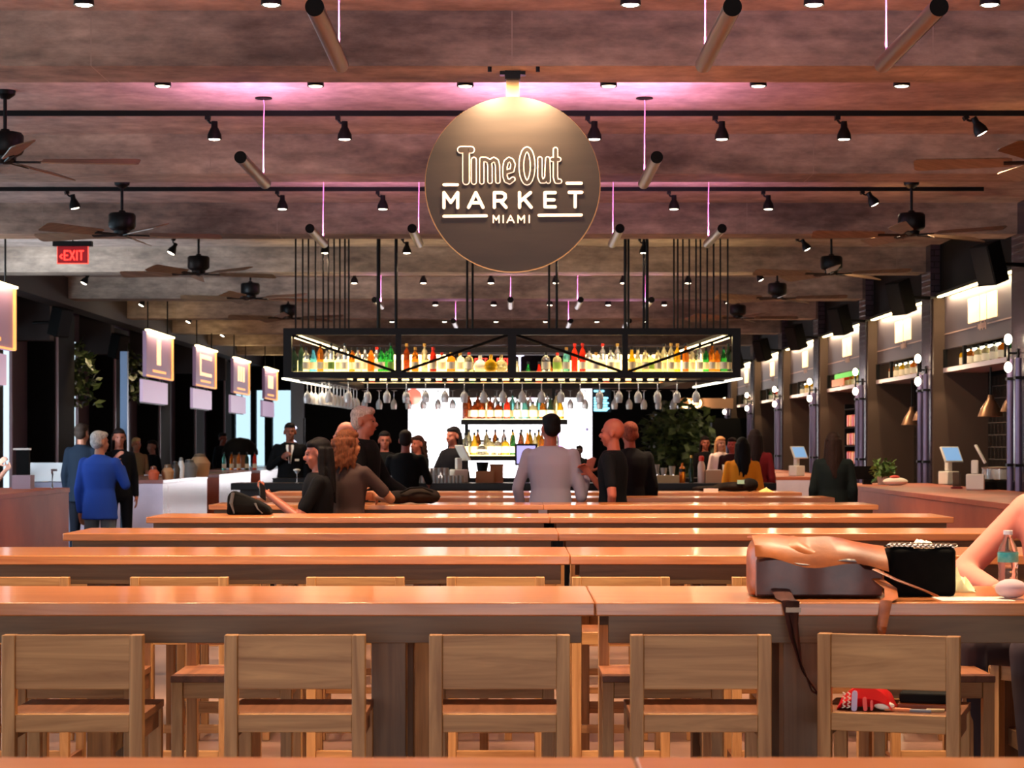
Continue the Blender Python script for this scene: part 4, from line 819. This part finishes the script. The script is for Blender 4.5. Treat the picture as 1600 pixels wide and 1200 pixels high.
def person(x, d, ztop, rz, label, skc=(150,92,68), top=(20,20,24), bottom=(24,24,30), hair='short', hc=(20,14,12), sleeve='long', head=0, nod=0,
           L=None, R=None, sit=None, fem=False, jacket=False, skirt=None, vox=.011, hands=(0,0), hn=((0,0),(0,0)), group=None, shirt=None, glasses=False, wide=1.0, lean=0, curls=False, feet=True):
    sdz = 0.0; k = 1.0
    if sit is None: k = ztop/1.755
    else: k = .98; sdz = ztop/k-1.755
    o = thing('person', label, 'person', (x, d, 0), rz, group); fw = (.9 if fem else 1.0)*wide
    T = lambda p: Vector((p[0], p[1]-lean*max(0, p[2]-.9), p[2]+sdz))*k
    SK = skin(skc); dk = lambda q: q if max(q) > 60 else tuple(int(v*.7) for v in q); TOP = mat('garment', dk(top), .85, spec=.15); BOT = mat('trouser_cloth', dk(bottom), .85, spec=.15)
    sh = {s: (s*.172*fw, .0, 1.405) for s in (-1, 1)}
    arms = {-1: L or ((-.225*fw, .02, 1.12), (-.235*fw, -.04, .88)), 1: R or ((.225*fw, .02, 1.12), (.235*fw, -.04, .88))}
    if sit is None: legs = {s: ((s*.09,0,.9), (s*.1,-.01,.5), (s*.105,.02,.085)) for s in (-1,1)}
    else: legs = {s: ((s*.09,0,.9), (s*.12,-.42,.92), (s*.12,-.38,.47)) for s in (-1,1)}
    body = MB(); kk = k
    def loft(mb, secs, inf=0):
        mb.rings([[T(((r1*fw+inf)*math.cos(t*PI/10), (r2+inf)*math.sin(t*PI/10), z)) for t in range(20)] for z, r1, r2 in secs])
    loft(body, SEC)
    body.cap(T((0,.012,1.45)), T((0,0,1.56)), .057*k, .053*k)
    Hc = T((0,-.005,1.62)); HM = Matrix.Rotation(head, 4, 'Z') @ Matrix.Rotation(nod, 4, 'X')
    def H(p): return Hc+HM @ (Vector(p)*k)
    hs = 1.0
    def hell(mb, c, r): mb.ell(H(c), tuple(q*k for q in r), HM, 16, 12)
    hell(body, (0,.015,.035), (.075,.094,.092)); hell(body, (0,-.03,-.03), (.058,.062,.08)); hell(body, (0,-.045,-.085), (.032,.035,.028))
    hell(body, (0,-.097,-.02), (.013,.02,.02)); hell(body, (0,-.085,.005), (.009,.014,.03)); hell(body, (0,-.082,-.058), (.024,.012,.009)); hell(body, (0,-.07,.03), (.05,.018,.012))
    for s in (-1,1): hell(body, (s*.077,.012,-.005), (.011,.02,.033)); hell(body, (s*.04,-.06,-.03), (.02,.02,.022))
    for s in (-1, 1):
        e, w_ = arms[s]; S0, E, W = T(sh[s]), T(e), T(w_)
        body.cap(S0, E, .05*k*(.88 if fem else 1), .039*k); body.cap(E, W, .039*k, .026*k)
        hi = 0 if s < 0 else 1; nn, cu = (hn[hi] if isinstance(hn[hi], tuple) and len(hn[hi]) == 2 and hn[hi][0] else ((s*1.0,-.2,.1), .45))
        hand(body, W, (W-E), nn, 1 if (hands[hi] or 1) > 0 else -1, cu, .25 if cu < .2 else .05, k)
        a, b, c = [T(q) for q in legs[s]]
        body.cap(a, b, .082*k, .055*k); body.cap(b, c, .055*k, .036*k); body.cap(c, c+Vector((0,-.1,-.04))*k, .034*k, .026*k)
    bake('body', body, SK, o, vox if vox < .009 else .009, 2)
    # clothes
    g = MB(); inf = .02 if jacket else .011
    zlo = .80 if jacket else (.86 if sit is None else .84)
    secs = [(zlo,.175,.135),(.86,.168,.128)]+SEC[1:]
    if not jacket: secs = [(zlo,.160,.12)]+SEC[1:]
    loft(g, secs[:-1]+[(1.478,.072,.066)], inf)
    for s in (-1, 1):
        e, w_ = arms[s]; S0, E, W = T(sh[s]), T(e), T(w_)
        q = .006 if jacket else 0
        if sleeve == 'long': g.cap(S0, E, (.058+q)*k*(.9 if fem else 1), (.05+q)*k); g.cap(E, E.lerp(W, .93), (.05+q)*k, (.037+q)*k)
        else: g.cap(S0, S0.lerp(E, .72), (.06)*k*(.9 if fem else 1), .053*k)
    if jacket or shirt: g.tube([T((.075*math.cos(a), .07*math.sin(a)+.005, 1.475+.012*math.sin(a))) for a in [i*2*PI/12 for i in range(13)]], .016*k, 6)
    bake('jacket' if jacket else 'shirt', g, TOP, o, .014, 3)
    if shirt:
        def strip(w0, w1, off): return [[T((-w, y-off, z)), T((w, y-off, z)), T((w, y-off+.012, z)), T((-w, y-off+.012, z))] for w, y, z in ((w0,-.142,1.2),(w0*.5+w1*.5,-.146,1.32),(w1,-.134,1.40),(w1,-.112,1.45))]
        MB().rings(strip(.012, .05, .004)).build('shirt_front', mat('shirt_white', shirt, .7), o)
        MB().rings(strip(.008, .018, .018)).build('tie', mat('tie_red', (60,20,26), .6), o)
    t = MB()
    if skirt:
        t.rings([[T((r*math.cos(a*PI/10), .8*r*math.sin(a*PI/10), z)) for a in range(20)] for z, r in ((.45,.27),(.7,.235),(.9,.18),(.96,.165))]); bake('skirt', t, mat('skirt_cloth', skirt, .8), o, .014, 2)
    else:
        t.rings([[T((r1*fw*math.cos(a*PI/10), r2*math.sin(a*PI/10), z)) for a in range(20)] for z, r1, r2 in ((.84,.16,.12),(.9,.175,.13),(.97,.168,.122))])
        for s in (-1, 1):
            a, b, c = [T(q) for q in legs[s]]; t.cap(a, b, .093*k, .066*k); t.cap(b, b.lerp(c, .93), .066*k, .05*k)
        bake('trousers', t, BOT, o, .014, 2)
    for s in (-1, 1):
        c = T(legs[s][2]); MB().ell(c+Vector((0,-.075,-.045))*k, (.042*k,.125*k,.038*k)).build('shoe', mat('shoe_leather', (24,20,20), .5), o)
    # face details
    for s in (-1, 1): MB().ell(H((s*.029,-.0835,.006)), (.010*k,.007*k,.006*k), HM, 8, 6).build('eye', mat('eye_dark', (30,20,18), .2), o)
    MB().ell(H((0,-.0945,-.058)), (.02*k,.006*k,.005*k), HM, 10, 6).build('lips', mat('lip', tuple(int(q*.75) for q in skc), .5), o)
    if glasses:
        m = MB()
        for s in (-1,1): m.tube([H((s*.03+.02*math.cos(a*PI/6),-.1,.004+.015*math.sin(a*PI/6))) for a in range(13)], .0022*k, 5).tube([H((s*.05,-.1,.008)), H((s*.078,-.02,.01)), H((s*.079,.02,.005))], .002*k, 5)
        m.build('glasses', BLACK, o)
    # hair
    h = MB()
    if hair != 'bald':
        HMAT = noisy(mat('hair', hc, .7, spec=.15), tuple(int(q*.8) for q in hc), tuple(min(255, int(q*1.25+3)) for q in hc), 25, (6,6,1), rnd=False)
        hell(h, (0,.024,.058), (.078,.092,.076)); hell(h, (0,.046,.012), (.076,.066,.08))
        if hair == 'short': hell(h, (0,-.04,.088), (.062,.05,.036))
        if hair in ('long', 'curly'):
            n_ = 46 if hair == 'long' else 40; rd = random.Random(int(x*100)); ln = .40 if hair == 'long' else .26
            hell(h, (0,-.03,.08), (.068,.052,.036))
            for i in range(n_):
                a = rd.uniform(-.22, PI+.22)
                cx, cy = .074*math.cos(a), .02+.075*math.sin(a); pts = []; l_ = ln*rd.uniform(.75,1.1)
                for j in range(6):
                    u_ = j/5; wv = (.012 if hair == 'curly' else .003)*math.sin(u_*9+i)
                    out = (1+.35*u_) if hair == 'long' else (1.15+.35*u_)
                    pts.append(Hc+Matrix.Rotation(head, 3, 'Z') @ Vector((cx*out+wv, cy*out+.01+wv, .05-l_*u_))*k)
                h.tube(pts, .016*k, 6, rr=[.018*k,.02*k,.019*k,.017*k,.014*k,.007*k])
        if hair == 'bun': hell(h, (0,.1,.09), (.04,.04,.04))
        bake('hair', h, HMAT, o, .0085, 1)
    if hair == 'cap': pass
    return o
mrad = math.radians
BK = PI   # facing away from the camera
person(px(128,26.2), 26.2, 1.80, BK-.35, 'person in a dark navy suit behind the one in the blue blazer, back to camera', (170,110,84), (28,40,58), (24,28,40), 'short', (44,34,28), jacket=True, group=None)
person(px(156,21.6), 21.6, 1.675, BK-.25, 'grey-haired person in a bright blue blazer and grey jeans, back to camera', (180,120,92), (34,66,150), (92,104,110), 'short', (150,150,150), jacket=True, head=-.5,
       L=((-.27,-.06,1.17),(-.14,-.24,1.36)), wide=1.05)
person(px(186,26.6), 26.6, 1.745, .3, 'dark-haired person facing camera behind the steel post at left, hand raised to chin', (176,104,80), (24,24,30), (24,24,30), 'long', (26,18,16), fem=True, L=((-.24,-.05,1.15),(-.08,-.22,1.36)))
person(px(213,35.4), 35.4, 1.66, .5, 'stall worker in a tan hat and patterned top behind the lavender counter', (176,104,70), (120,96,64), (40,30,30), 'short', (170,130,80), fem=True, sleeve='short')
person(px(238,36.8), 36.8, 1.62, -.8, 'person in black bent over the lavender-ended left counter', (150,100,80), (16,16,20), (20,20,24), 'short', (18,14,14))
person(px(348,45.6), 45.6, 1.8, .9, 'stall worker in a pale apron over black at the far left counter', (150,80,60), (30,36,44), (40,40,50), 'short', (20,16,16))
w5 = person(px(453,30.0), 30.0, 1.85, .1, 'waiter in a black suit, white shirt and tie, hand at chest, beyond the bar end', (140,80,62), (14,13,16), (14,13,16), 'short', (18,13,12), jacket=True, shirt=(236,232,230), L=((-.27,.0,1.15),(-.1,-.22,1.28)), hn=(((-.6,-.8,0),.9),(0,0)))
MB().box(.07, .13, -.165, -.155, 1.3, 1.33).build('name_badge', PAPER, w5)
person(px(498,16.25), 16.2, 1.585, -PI/2+.12, 'seated person with long black hair in profile, holding a phone', (176,98,74), (16,14,16), (20,20,26), 'long', (14,10,11), sit=1, fem=True, vox=.0075,
       L=((-.2,-.15,1.12),(-.1,-.36,1.29)), R=((.2,-.15,1.12),(.04,-.38,1.30)), hn=(((-.3,.3,-1),.7),((.3,.3,-1),.7)), nod=.12, sleeve='short')
person(px(545,16.5), 16.45, 1.655, BK-.55, 'seated person with copper dreadlocks in a brown shirt, elbow on the table', (180,112,76), (64,48,44), (40,36,40), 'curly', (84,44,24), sit=1, fem=True, sleeve='short', head=-.3,
       L=((-.27,-.2,1.19),(-.05,-.34,1.2)), R=((.24,-.08,1.16),(.1,-.3,1.2)), vox=.0085, wide=1.0)
person(px(575,18.6), 18.05, 1.862, PI/2-.2, 'tall grey-haired person in a black jacket, standing, leaning a hand beside the black bag', (170,96,74), (18,17,19), (18,17,19), 'short', (156,136,126), jacket=True, vox=.0085,
       L=((-.26,-.04,1.12),(-.24,-.18,.9)), R=((.24,-.12,1.14),(.2,-.34,1.02)))
person(px(540,20.2), 20.2, 1.755, -PI/2, 'balding person standing just behind the tall grey-haired one', (190,120,96), (22,20,22), (22,20,22), 'bald', jacket=True)
person(px(601,27.0), 27.0, 1.71, .1, 'bartender with glasses and black shirt facing camera behind the bar', (150,78,58), (14,13,14), (14,13,14), 'short', (22,15,13), glasses=True)
person(px(634,24.4), 24.4, 1.705, BK-.1, 'person in black at the bar, back to camera, dark short hair', (140,72,56), (12,12,13), (16,16,18), 'short', (24,16,14), L=((-.27,-.05,1.14),(-.24,-.3,1.12)), R=((.27,-.05,1.14),(.24,-.3,1.12)), wide=1.05)
person(px(652,27.3), 27.3, 1.66, -.7, 'bartender with curly brown hair facing left behind the bar', (176,90,70), (14,18,20), (14,14,16), 'curly', (46,26,20), fem=True, R=((.24,-.1,1.12),(.16,-.33,1.14)))
person(px(708,26.4), 26.4, 1.765, -.75, 'bartender with long straight black hair in a dark blazer, looking left', (176,98,78), (20,17,24), (18,18,20), 'long', (14,11,13), fem=True, jacket=True, L=((-.22,-.12,1.12),(-.12,-.36,1.1)))
person(px(905,41), 41.0, 1.53, -.6, 'small distant person in black before the bright screen', (60,40,40), (12,12,14), (12,12,14), 'short', (14,11,11))
person(px(860,18.2), 18.15, 1.80, BK-.25, 'person in a pale grey shirt standing at the tables, back to camera, gesturing', (164,88,66), (146,136,150), (30,30,40), 'short', (14,11,11), vox=.0075, head=.55, wide=1.12,
       L=((-.26,-.02,1.05),(-.29,-.14,1.25)), R=((.285,.0,1.12),(.27,-.12,.9)), hn=(((.1,.9,.2),.1),(0,0)), hands=(1,0))
person(px(957,17.95), 17.9, 1.758, -PI/2-.25, 'bald person in a black polo shirt facing left, one hand on the hip', (186,96,74), (18,18,23), (16,16,20), 'bald', sleeve='short', vox=.0075, wide=1.05,
       R=((.27,.05,1.1),(.2,.02,.93)), L=((-.22,-.1,1.1),(-.12,-.22,1.27)), hn=(((0,-.5,.9),.7),((1,0,.2),.9)))
person(px(984,20.4), 20.4, 1.755, BK+.15, 'person with cropped reddish hair in a dark jacket, back to camera', (170,84,62), (26,24,24), (20,20,22), 'short', (110,56,40), jacket=True)
person(px(1102,36), 36.0, 1.685, .1, 'dark-haired person in black facing camera by the indoor tree', (160,86,62), (16,13,15), (16,13,15), 'long', (20,13,12), fem=True)
person(px(1126,34.5), 34.5, 1.675, .3, 'person with long fair hair and a white top facing camera', (200,140,110), (226,200,190), (40,36,40), 'long', (180,130,84), fem=True)
person(px(1144,33.0), 33.0, 1.65, -.4, 'person in dark red mostly hidden behind the yellow sweater', (170,70,60), (60,20,24), (30,20,24), 'short', (30,16,16))
person(px(1159,24.5), 24.45, 1.62, BK, 'person in a mustard yellow sweater with long black hair, back to camera', (150,80,60), (226,140,34), (26,24,28), 'long', (13,10,11), fem=True, wide=1.12)
person(px(1180,26.5), 26.5, 1.73, BK-.2, 'person with long dark hair in a patterned red top beyond the bar end', (160,80,60), (110,26,32), (26,20,24), 'long', (26,12,12), fem=True, wide=1.08)
person(px(1302,21.8), 21.8, 1.665, BK-.15, 'person in a dark green jacket and pale skirt, back to camera at right', (190,110,80), (26,38,38), (200,170,150), 'long', (34,20,16), fem=True, jacket=True, skirt=(216,186,166), vox=.011, wide=1.05)
person(-6.56, 26.0, 1.66, PI/2-.3, 'person at the left picture edge raising both forearms, with a dark watch', (214,150,124), (200,196,206), (60,60,70), 'long', (80,50,36), fem=True, sleeve='short', vox=.0085,
       L=((-.2,-.15,1.18),(-.1,-.33,1.36)), R=((.2,-.15,1.15),(.08,-.36,1.3)))
pk = person(1.975, 7.55, 1.64, -PI/2+.75, 'person in a pink long-sleeved top at the right edge, elbow over the table', (214,150,124), (198,122,108), (70,60,66), 'long', (90,60,40), sit=1, fem=True, vox=.0075,
       L=((-.29,-.22,1.165),(-.02,-.40,1.12)), wide=1.05)
gy = person(1.96, 6.02, 1.66, -PI/2+.2, 'person in dark trousers and a grey-green sleeve seated at the right edge', (190,130,106), (104,116,104), (20,21,26), 'short', (60,40,30), sit=1, vox=.0085,
       R=((.22,-.22,1.13),(.30,-.32,1.15)), L=((-.24,-.02,1.14),(-.2,-.2,1.0)))

# ================================================================ things the people brought
BR1 = noisy(mat('brown_leather', (150,78,36), .36), (112,54,26), (186,104,52), 4, (1,1,2), bump=.3); BR2 = noisy(mat('dark_leather', (70,38,34), .36), (52,28,27), (92,54,46), 4, bump=.3)
def P1(x, y, dd=0): return P(x, y, 6.5+dd)
bag = thing('leather_bag', 'brown leather satchel lying on the second table row at right', 'bag', (px(1274,6.62), 6.62, 1.0505))
def bagsec(x, h, dpt, zb=0):   # rounded cross-section across the bag
    return [Vector((x, dpt*math.cos(t*PI/10)*(1 if abs(math.cos(t*PI/10)) < .9 else .97), zb+h/2+h/2*math.copysign(abs(math.sin(t*PI/10))**.55, math.sin(t*PI/10)))) for t in range(20)]
m = MB(); rs_ = [bagsec(-.213,.10,.03,.03), bagsec(-.207,.15,.09,.004)]
for i in range(13):
    t = i/12; rs_.append(bagsec(-.197+.385*t, .172+.014*math.sin(t*7)-.035*t**3+.006*math.sin(t*23), .125-.01*math.sin(t*9), 0))
rs_ += [bagsec(.2,.12,.09,.004), bagsec(.206,.07,.03,.03)]
m.rings(rs_).build('bag_body', BR1, bag)
m = MB(); R = []
for i in range(15):
    t = i/14; x = -.2+.385*t; f_ = -.132+.004*math.sin(t*14)
    R.append([Vector((x, f_, .006)), Vector((x, f_-.006, .012)), Vector((x, f_-.008, .11+.008*math.sin(t*11)-.02*(t > .85))), Vector((x, f_+.002, .118+.008*math.sin(t*11)-.02*(t > .85))), Vector((x, f_+.03, .1)), Vector((x, f_+.03, .01))])
m.rings(R).build('front_panel', BR2, bag)
m = MB(); R = []
for i in range(17):
    t = i/16; x = -.205+.41*t; e = .118+.012*math.sin(t*9+1)-.03*t
    R.append([Vector((x, .08, .182-.03*t**3)), Vector((x, -.05, .19-.035*t**3+.004*math.sin(t*13))), Vector((x, -.125, e+.035)), Vector((x, -.146, e)), Vector((x, -.141, e)), Vector((x, -.118, e+.03)), Vector((x, -.05, .183-.035*t**3)), Vector((x, .08, .176-.03*t**3))])
m.rings(R).build('flap', BR1, bag)
MB().tube([(-.12,-.13,.03),(-.118,-.24,.004),(-.114,-.32,.004),(-.108,-.332,-.06),(-.09,-.335,-.18),(-.06,-.34,-.26),(-.0,-.345,-.295),(.06,-.345,-.30)], .02, 8, rr=[(.022,.003)]*8).build('hanging_strap', BR2, bag)
MB().tube([(-.138,-.13,.03),(-.135,-.24,.006),(-.13,-.318,.006),(-.118,-.334,-.1),(-.09,-.34,-.2),(-.04,-.345,-.27)], .02, 8, rr=[(.018,.003)]*6).build('hanging_strap', BR2, bag)
MB().bx((-.114,-.336,-.02), (.045,.008,.014)).build('buckle', mat('aged_buckle', (120,100,84), .4, .5), bag)
MB().tube([(.17,-.14,.06),(.2,-.2,.035),(.19,-.27,.012),(.165,-.322,.006),(.15,-.334,-.07),(.148,-.335,-.12),(.152,-.335,-.145)], .02, 8, rr=[(.02,.003)]*7).build('tan_strap', BR1, bag)
MB().tube([(.16,-.15,.09),(.22,-.2,.06),(.3,-.22,.03),(.34,-.2,.012)], .015, 8, rr=[(.014,.003)]*4).build('tan_strap', BR1, bag)
BLKQ = noisy(mat('black_suede', (10,9,10), .95, spec=.12), (6,6,6), (13,12,12), 30); 
bb = thing('handbag', 'black handbag with chain strap next to the brown satchel', 'bag', (px(1436,6.62), 6.62, 1.0505))
MB().rings([[Vector((x, y, z)) for x, y in ((-.1,-.06),(.1,-.06),(.115,0),(.1,.06),(-.1,.06),(-.115,0))] for z in (0, .05, .11, .148)]).build('bag_body', BLKQ, bb, bevel=.012)
m = MB()
for i in range(26):
    t = i/25; M = Matrix.Translation((-.1+.2*t, -.052+.01*math.sin(t*9), .158-.004*t+.004*(i % 2))) @ Matrix.Rotation(.9*(1 if i % 2 else -1), 4, 'X')
    m.tube([M @ Vector((.010*math.cos(a*PI/4), .007*math.sin(a*PI/4), 0)) for a in range(9)], .0024, 5)
m.build('chain_strap', steel((200,180,160)), bb)
MB().box(-.1,.1,-.05,.05,.1485,.1545).build('top_flap', BLKQ, bb, bevel=.002)
def crumple(name, label, cat, loc, sc, m, seed=1, n=9):
    rd = random.Random(seed); mb = MB(); R = []
    for i in range(n):
        R.append([Vector(((i/(n-1)-.5)*sc[0]+rd.uniform(-1,1)*sc[0]*.05, (j/(n-1)-.5)*sc[1], sc[2]*(.35+.65*rd.random())*max(0,math.sin(PI*(i+.5)/n))*max(.1,math.sin(PI*(j+.5)/n)))) for j in range(n)]+[Vector(((i/(n-1)-.5)*sc[0], (n-1-j)/(n-1)*sc[1]-.5*sc[1], .0)) for j in range(n)])
    o = mb.rings(R).build(name, m, loc=loc); tag(o, label, cat); return o
crumple('crumpled_napkin', 'crumpled pale green napkin beside the black handbag', 'napkin', (px(1493,6.78), 6.78, 1.0505), (.11,.1,.09), mat('pale_green_tissue', (216,224,176), .8), 4)
crumple('crumpled_napkin', 'crumpled white napkin on the third table row behind the bags', 'napkin', (px(1455,9.1)-.02, 9.2, 1.0505), (.2,.12,.07), PAPER, 9)
tag(MB().box(-.11,.11,-.08,.08,0,.0015).build('paper_sheet', PAPER, loc=(px(1520,6.45), 6.45, 1.0505)), 'sheet of white paper lying on the table near the water bottle', 'paper')
wb = thing('water_bottle', 'clear ribbed plastic water bottle with a turquoise label on the right of the table', 'bottle', (px(1575,6.62), 6.62, 1.0505))
pr = [(0,0),(.028,0),(.031,.008)]+[(.031-.0025*(i % 2), .015+.0085*i) for i in range(8)]+[(.031,.09),(.031,.135),(.030,.14),(.026,.155),(.017,.17),(.0125,.182),(.0125,.19),(0,.19)]
MB().lathe(pr, n=24).build('bottle_body', mat('clear_plastic', (250,240,236), .05, trans=.93, ior=1.12), wb)
MB().lathe([(.0316,.104),(.0322,.105),(.0322,.134),(.0316,.135)], n=24).build('label_band', noisy(mat('turquoise_label', (60,160,160), .4), (50,150,152), (150,196,170), 14), wb)
MB().lathe([(0,.1905),(.0145,.1905),(.0145,.203),(0,.203)], n=16).build('cap', mat('white_cap', (235,225,225), .4), wb)
MB().ell((px(1592,6.36), 6.46, 1.082), (.05,.05,.03)).build('rolled_sweater', mat('lilac_knit', (200,170,176), .85)); 
tag(bpy.data.objects['rolled_sweater'], 'lilac bundle of knitwear under the grey-green sleeve at the right edge', 'sweater')
# things on the angled stool
sx, sy, rz5 = 1.065, 5.985, mrad(-17); M5 = Matrix.Translation((sx, sy, 0)) @ Matrix.Rotation(rz5, 4, 'Z')
rb = thing('snack_bag', 'red bag with white lettering lying on the seat of the angled stool', 'bag', M5 @ Vector((-.075,.13,.7575)), rz5)
RB = MB(); R = []
for i in range(11):
    t = i/10; q = math.sin(PI*t)**.5*.034+.002
    R.append([Vector((-.08+.16*t, y_, q+q*1.0*s_)) for y_, s_ in ((-.07,0),(-.055,-.7),(.05,-.7),(.07,0),(.05,.9),(-.055,.9))])
RB.rings(R).build('pouch', mat('red_foil', (200,20,28), .35), rb)
m = MB()
def lett(m, pts, r): 
    m.stroke(pts, r, -.076, -.0715, 6)
for j, (a, b) in enumerate(((-.062,.05),(-.048,.055))):
    for i in range(4): lett(m, [(a+.002*i, .008+i*.012), (a+.009, .012+i*.012), (a+.002, .016+i*.012)], .0013)
m.build('white_lettering', PAPER, rb)
MB().stroke([(-.028,.006),(-.026,.05)], .008, -.0745, -.0712, 8).build('white_band', mat('pale_band', (210,190,220), .5), rb)
MB().stroke([(.004,.006),(.002,.035)], .006, -.0745, -.0712, 8).stroke([(.022,.006),(.022,.028)], .004, -.0745, -.0712, 8).build('coral_band', mat('coral_band', (240,90,80), .5), rb)
MB().ell((.055,-.055,.016), (.03,.012,.012)).build('white_corner', PAPER, rb)
o = MB().box(-.075,.075,-.06,.06,.0,.03).build('black_pouch', MATTE, bevel=.006); o.location = M5 @ Vector((.09,.2,.775)); o.rotation_euler = (0,0,rz5); tag(o, 'black pouch lying on top of the tan wallet on the angled stool', 'pouch')
o = MB().box(-.08,.08,-.06,.06,.0,.017).build('tan_wallet', BR1, bevel=.004); o.location = M5 @ Vector((.09,.2,.7575)); o.rotation_euler = (0,0,rz5); tag(o, 'tan wallet lying flat on the seat of the angled stool', 'wallet')
for j, (x_, y_, l_, c_, lb) in enumerate(((.02,.072,.075,(226,130,80),'orange pencil lying on the seat of the angled stool'),(.085,.06,.06,(120,120,126),'grey marker lying on the seat of the angled stool'),(.125,.085,.05,(190,160,110),'tan pen lying at the right of the angled stool seat'))):
    o = MB().cyl((-l_/2,0,.006),(l_/2,0,.006),.005).build(('pencil','marker','pen')[j], mat('pen_plastic', c_, .4)); o.location = M5 @ Vector((x_,y_,.7575)); o.rotation_euler = (0,0,rz5+.04*j); tag(o, lb, ('pencil','marker','pen')[j])
# bags farther away
def soft(name, label, cat, loc, els, m, extra=None, vox=.02):
    s = thing(name, label, cat, loc); mb = MB()
    for c_, r_ in els: mb.ell(c_, r_)
    bake('bag_body', mb, m, s, vox, 3)
    if extra:
        for nm, q_, mm in extra: q_.build(nm, mm, s)
    return s
BGR = noisy(mat('dark_canvas', (30,24,20), .9, spec=.15), (20,16,14), (40,32,26), 6)
soft('duffel_bag', 'dark brown duffel bag on the table beside the tall grey-haired person', 'bag', (px(646,16.95), 16.95, 1.0505), [((-.12,0,.055),(.13,.11,.055)),((.05,0,.07),(.15,.12,.068)),((.14,0,.06),(.08,.1,.06))], BGR, [('handle', MB().tube([(-.1,-.1,.09),(-.02,-.12,.13),(.08,-.12,.135),(.16,-.1,.1)], .008), MATTE)])
bp_ = thing('backpack', 'black upright backpack on the table left of the seated phone user', 'bag', (px(392,14.35), 14.35, 1.0505))
MB().rings([[Vector(q) for q in r] for r in (((-.155,-.09,0),(.15,-.09,0),(.15,.09,0),(-.155,.09,0)), ((-.15,-.1,.07),(.13,-.1,.05),(.13,.1,.05),(-.15,.1,.07)), ((-.15,-.09,.13),(.06,-.09,.09),(.06,.09,.09),(-.15,.09,.13)), ((-.12,-.06,.165),(-.02,-.06,.125),(-.02,.06,.125),(-.12,.06,.165)))]).build('bag_body', BLKQ, bp_, bevel=.02)
MB().tube([(-.11,-.09,.15),(-.12,-.11,.08),(-.1,-.105,.01)], .01, 8, rr=[(.014,.005)]*3).build('strap', mat('strap_grey', (60,56,58), .7), bp_)
MB().tube([(.04,-.1,.08),(.06,-.11,.04),(.09,-.1,.01)], .01, 8, rr=[(.014,.005)]*3).build('strap', mat('strap_grey', (60,56,58), .7), bp_)
soft('black_bag', 'black bag with a mint tag on the far table before the yellow sweater', 'bag', (px(1140,21.5), 21.5, 1.0505), [((-.2,0,.03),(.2,.12,.03)),((.05,0,.05),(.22,.13,.05)),((.2,0,.07),(.1,.1,.07))], BGR, [('mint_tag', MB().bx((.1,-.12,.1),(.07,.02,.04)), mat('mint_tag', (150,200,180), .5))])
simple('tissue_pack', 'tissues', 'small white tissue pack on the far table left of the black bag', (px(1110,21.3), 21.25, 1.0505), [('pack', MB().box(-.07,.07,-.04,.04,0,.035), PAPER), ('seal', MB().box(-.03,.03,-.02,.02,.0355,.038), mat('pink_seal', (220,170,180), .5))])
crumple('yellow_wrapper', 'crumpled yellow wrapper on the far table right of the black bag', 'wrapper', (px(1197,21.3), 21.3, 1.0505), (.14,.1,.05), mat('yellow_wrap', (240,200,120), .6), 3)
# the phone in the seated person's hands
ph = MB().box(-.036,.036,-.004,.004,-.07,.07).build('phone', BLACK, bevel=.004); ph.location = P(410, 768, 15.85); ph.rotation_euler = (-.5,.5,.9); tag(ph, 'black phone held by the seated person with long black hair', 'phone')
cp = thing('coupe_cocktail', 'red cocktail in a stemmed glass with pale foam beside the waiter', 'cocktail', (px(464,25.4), 25.4, 1.0705))
MB().lathe([(0,0),(.035,0),(.004,.006),(.004,.1),(.04,.15),(.038,.15),(0,.105)], n=16).build('glass', WG, cp); MB().lathe([(0,.112),(.03,.145),(0,.146)], n=16).build('drink', mat('red_drink', (190,40,24), .3), cp); MB().ell((0,0,.155), (.045,.045,.014)).build('foam', PAPER, cp)
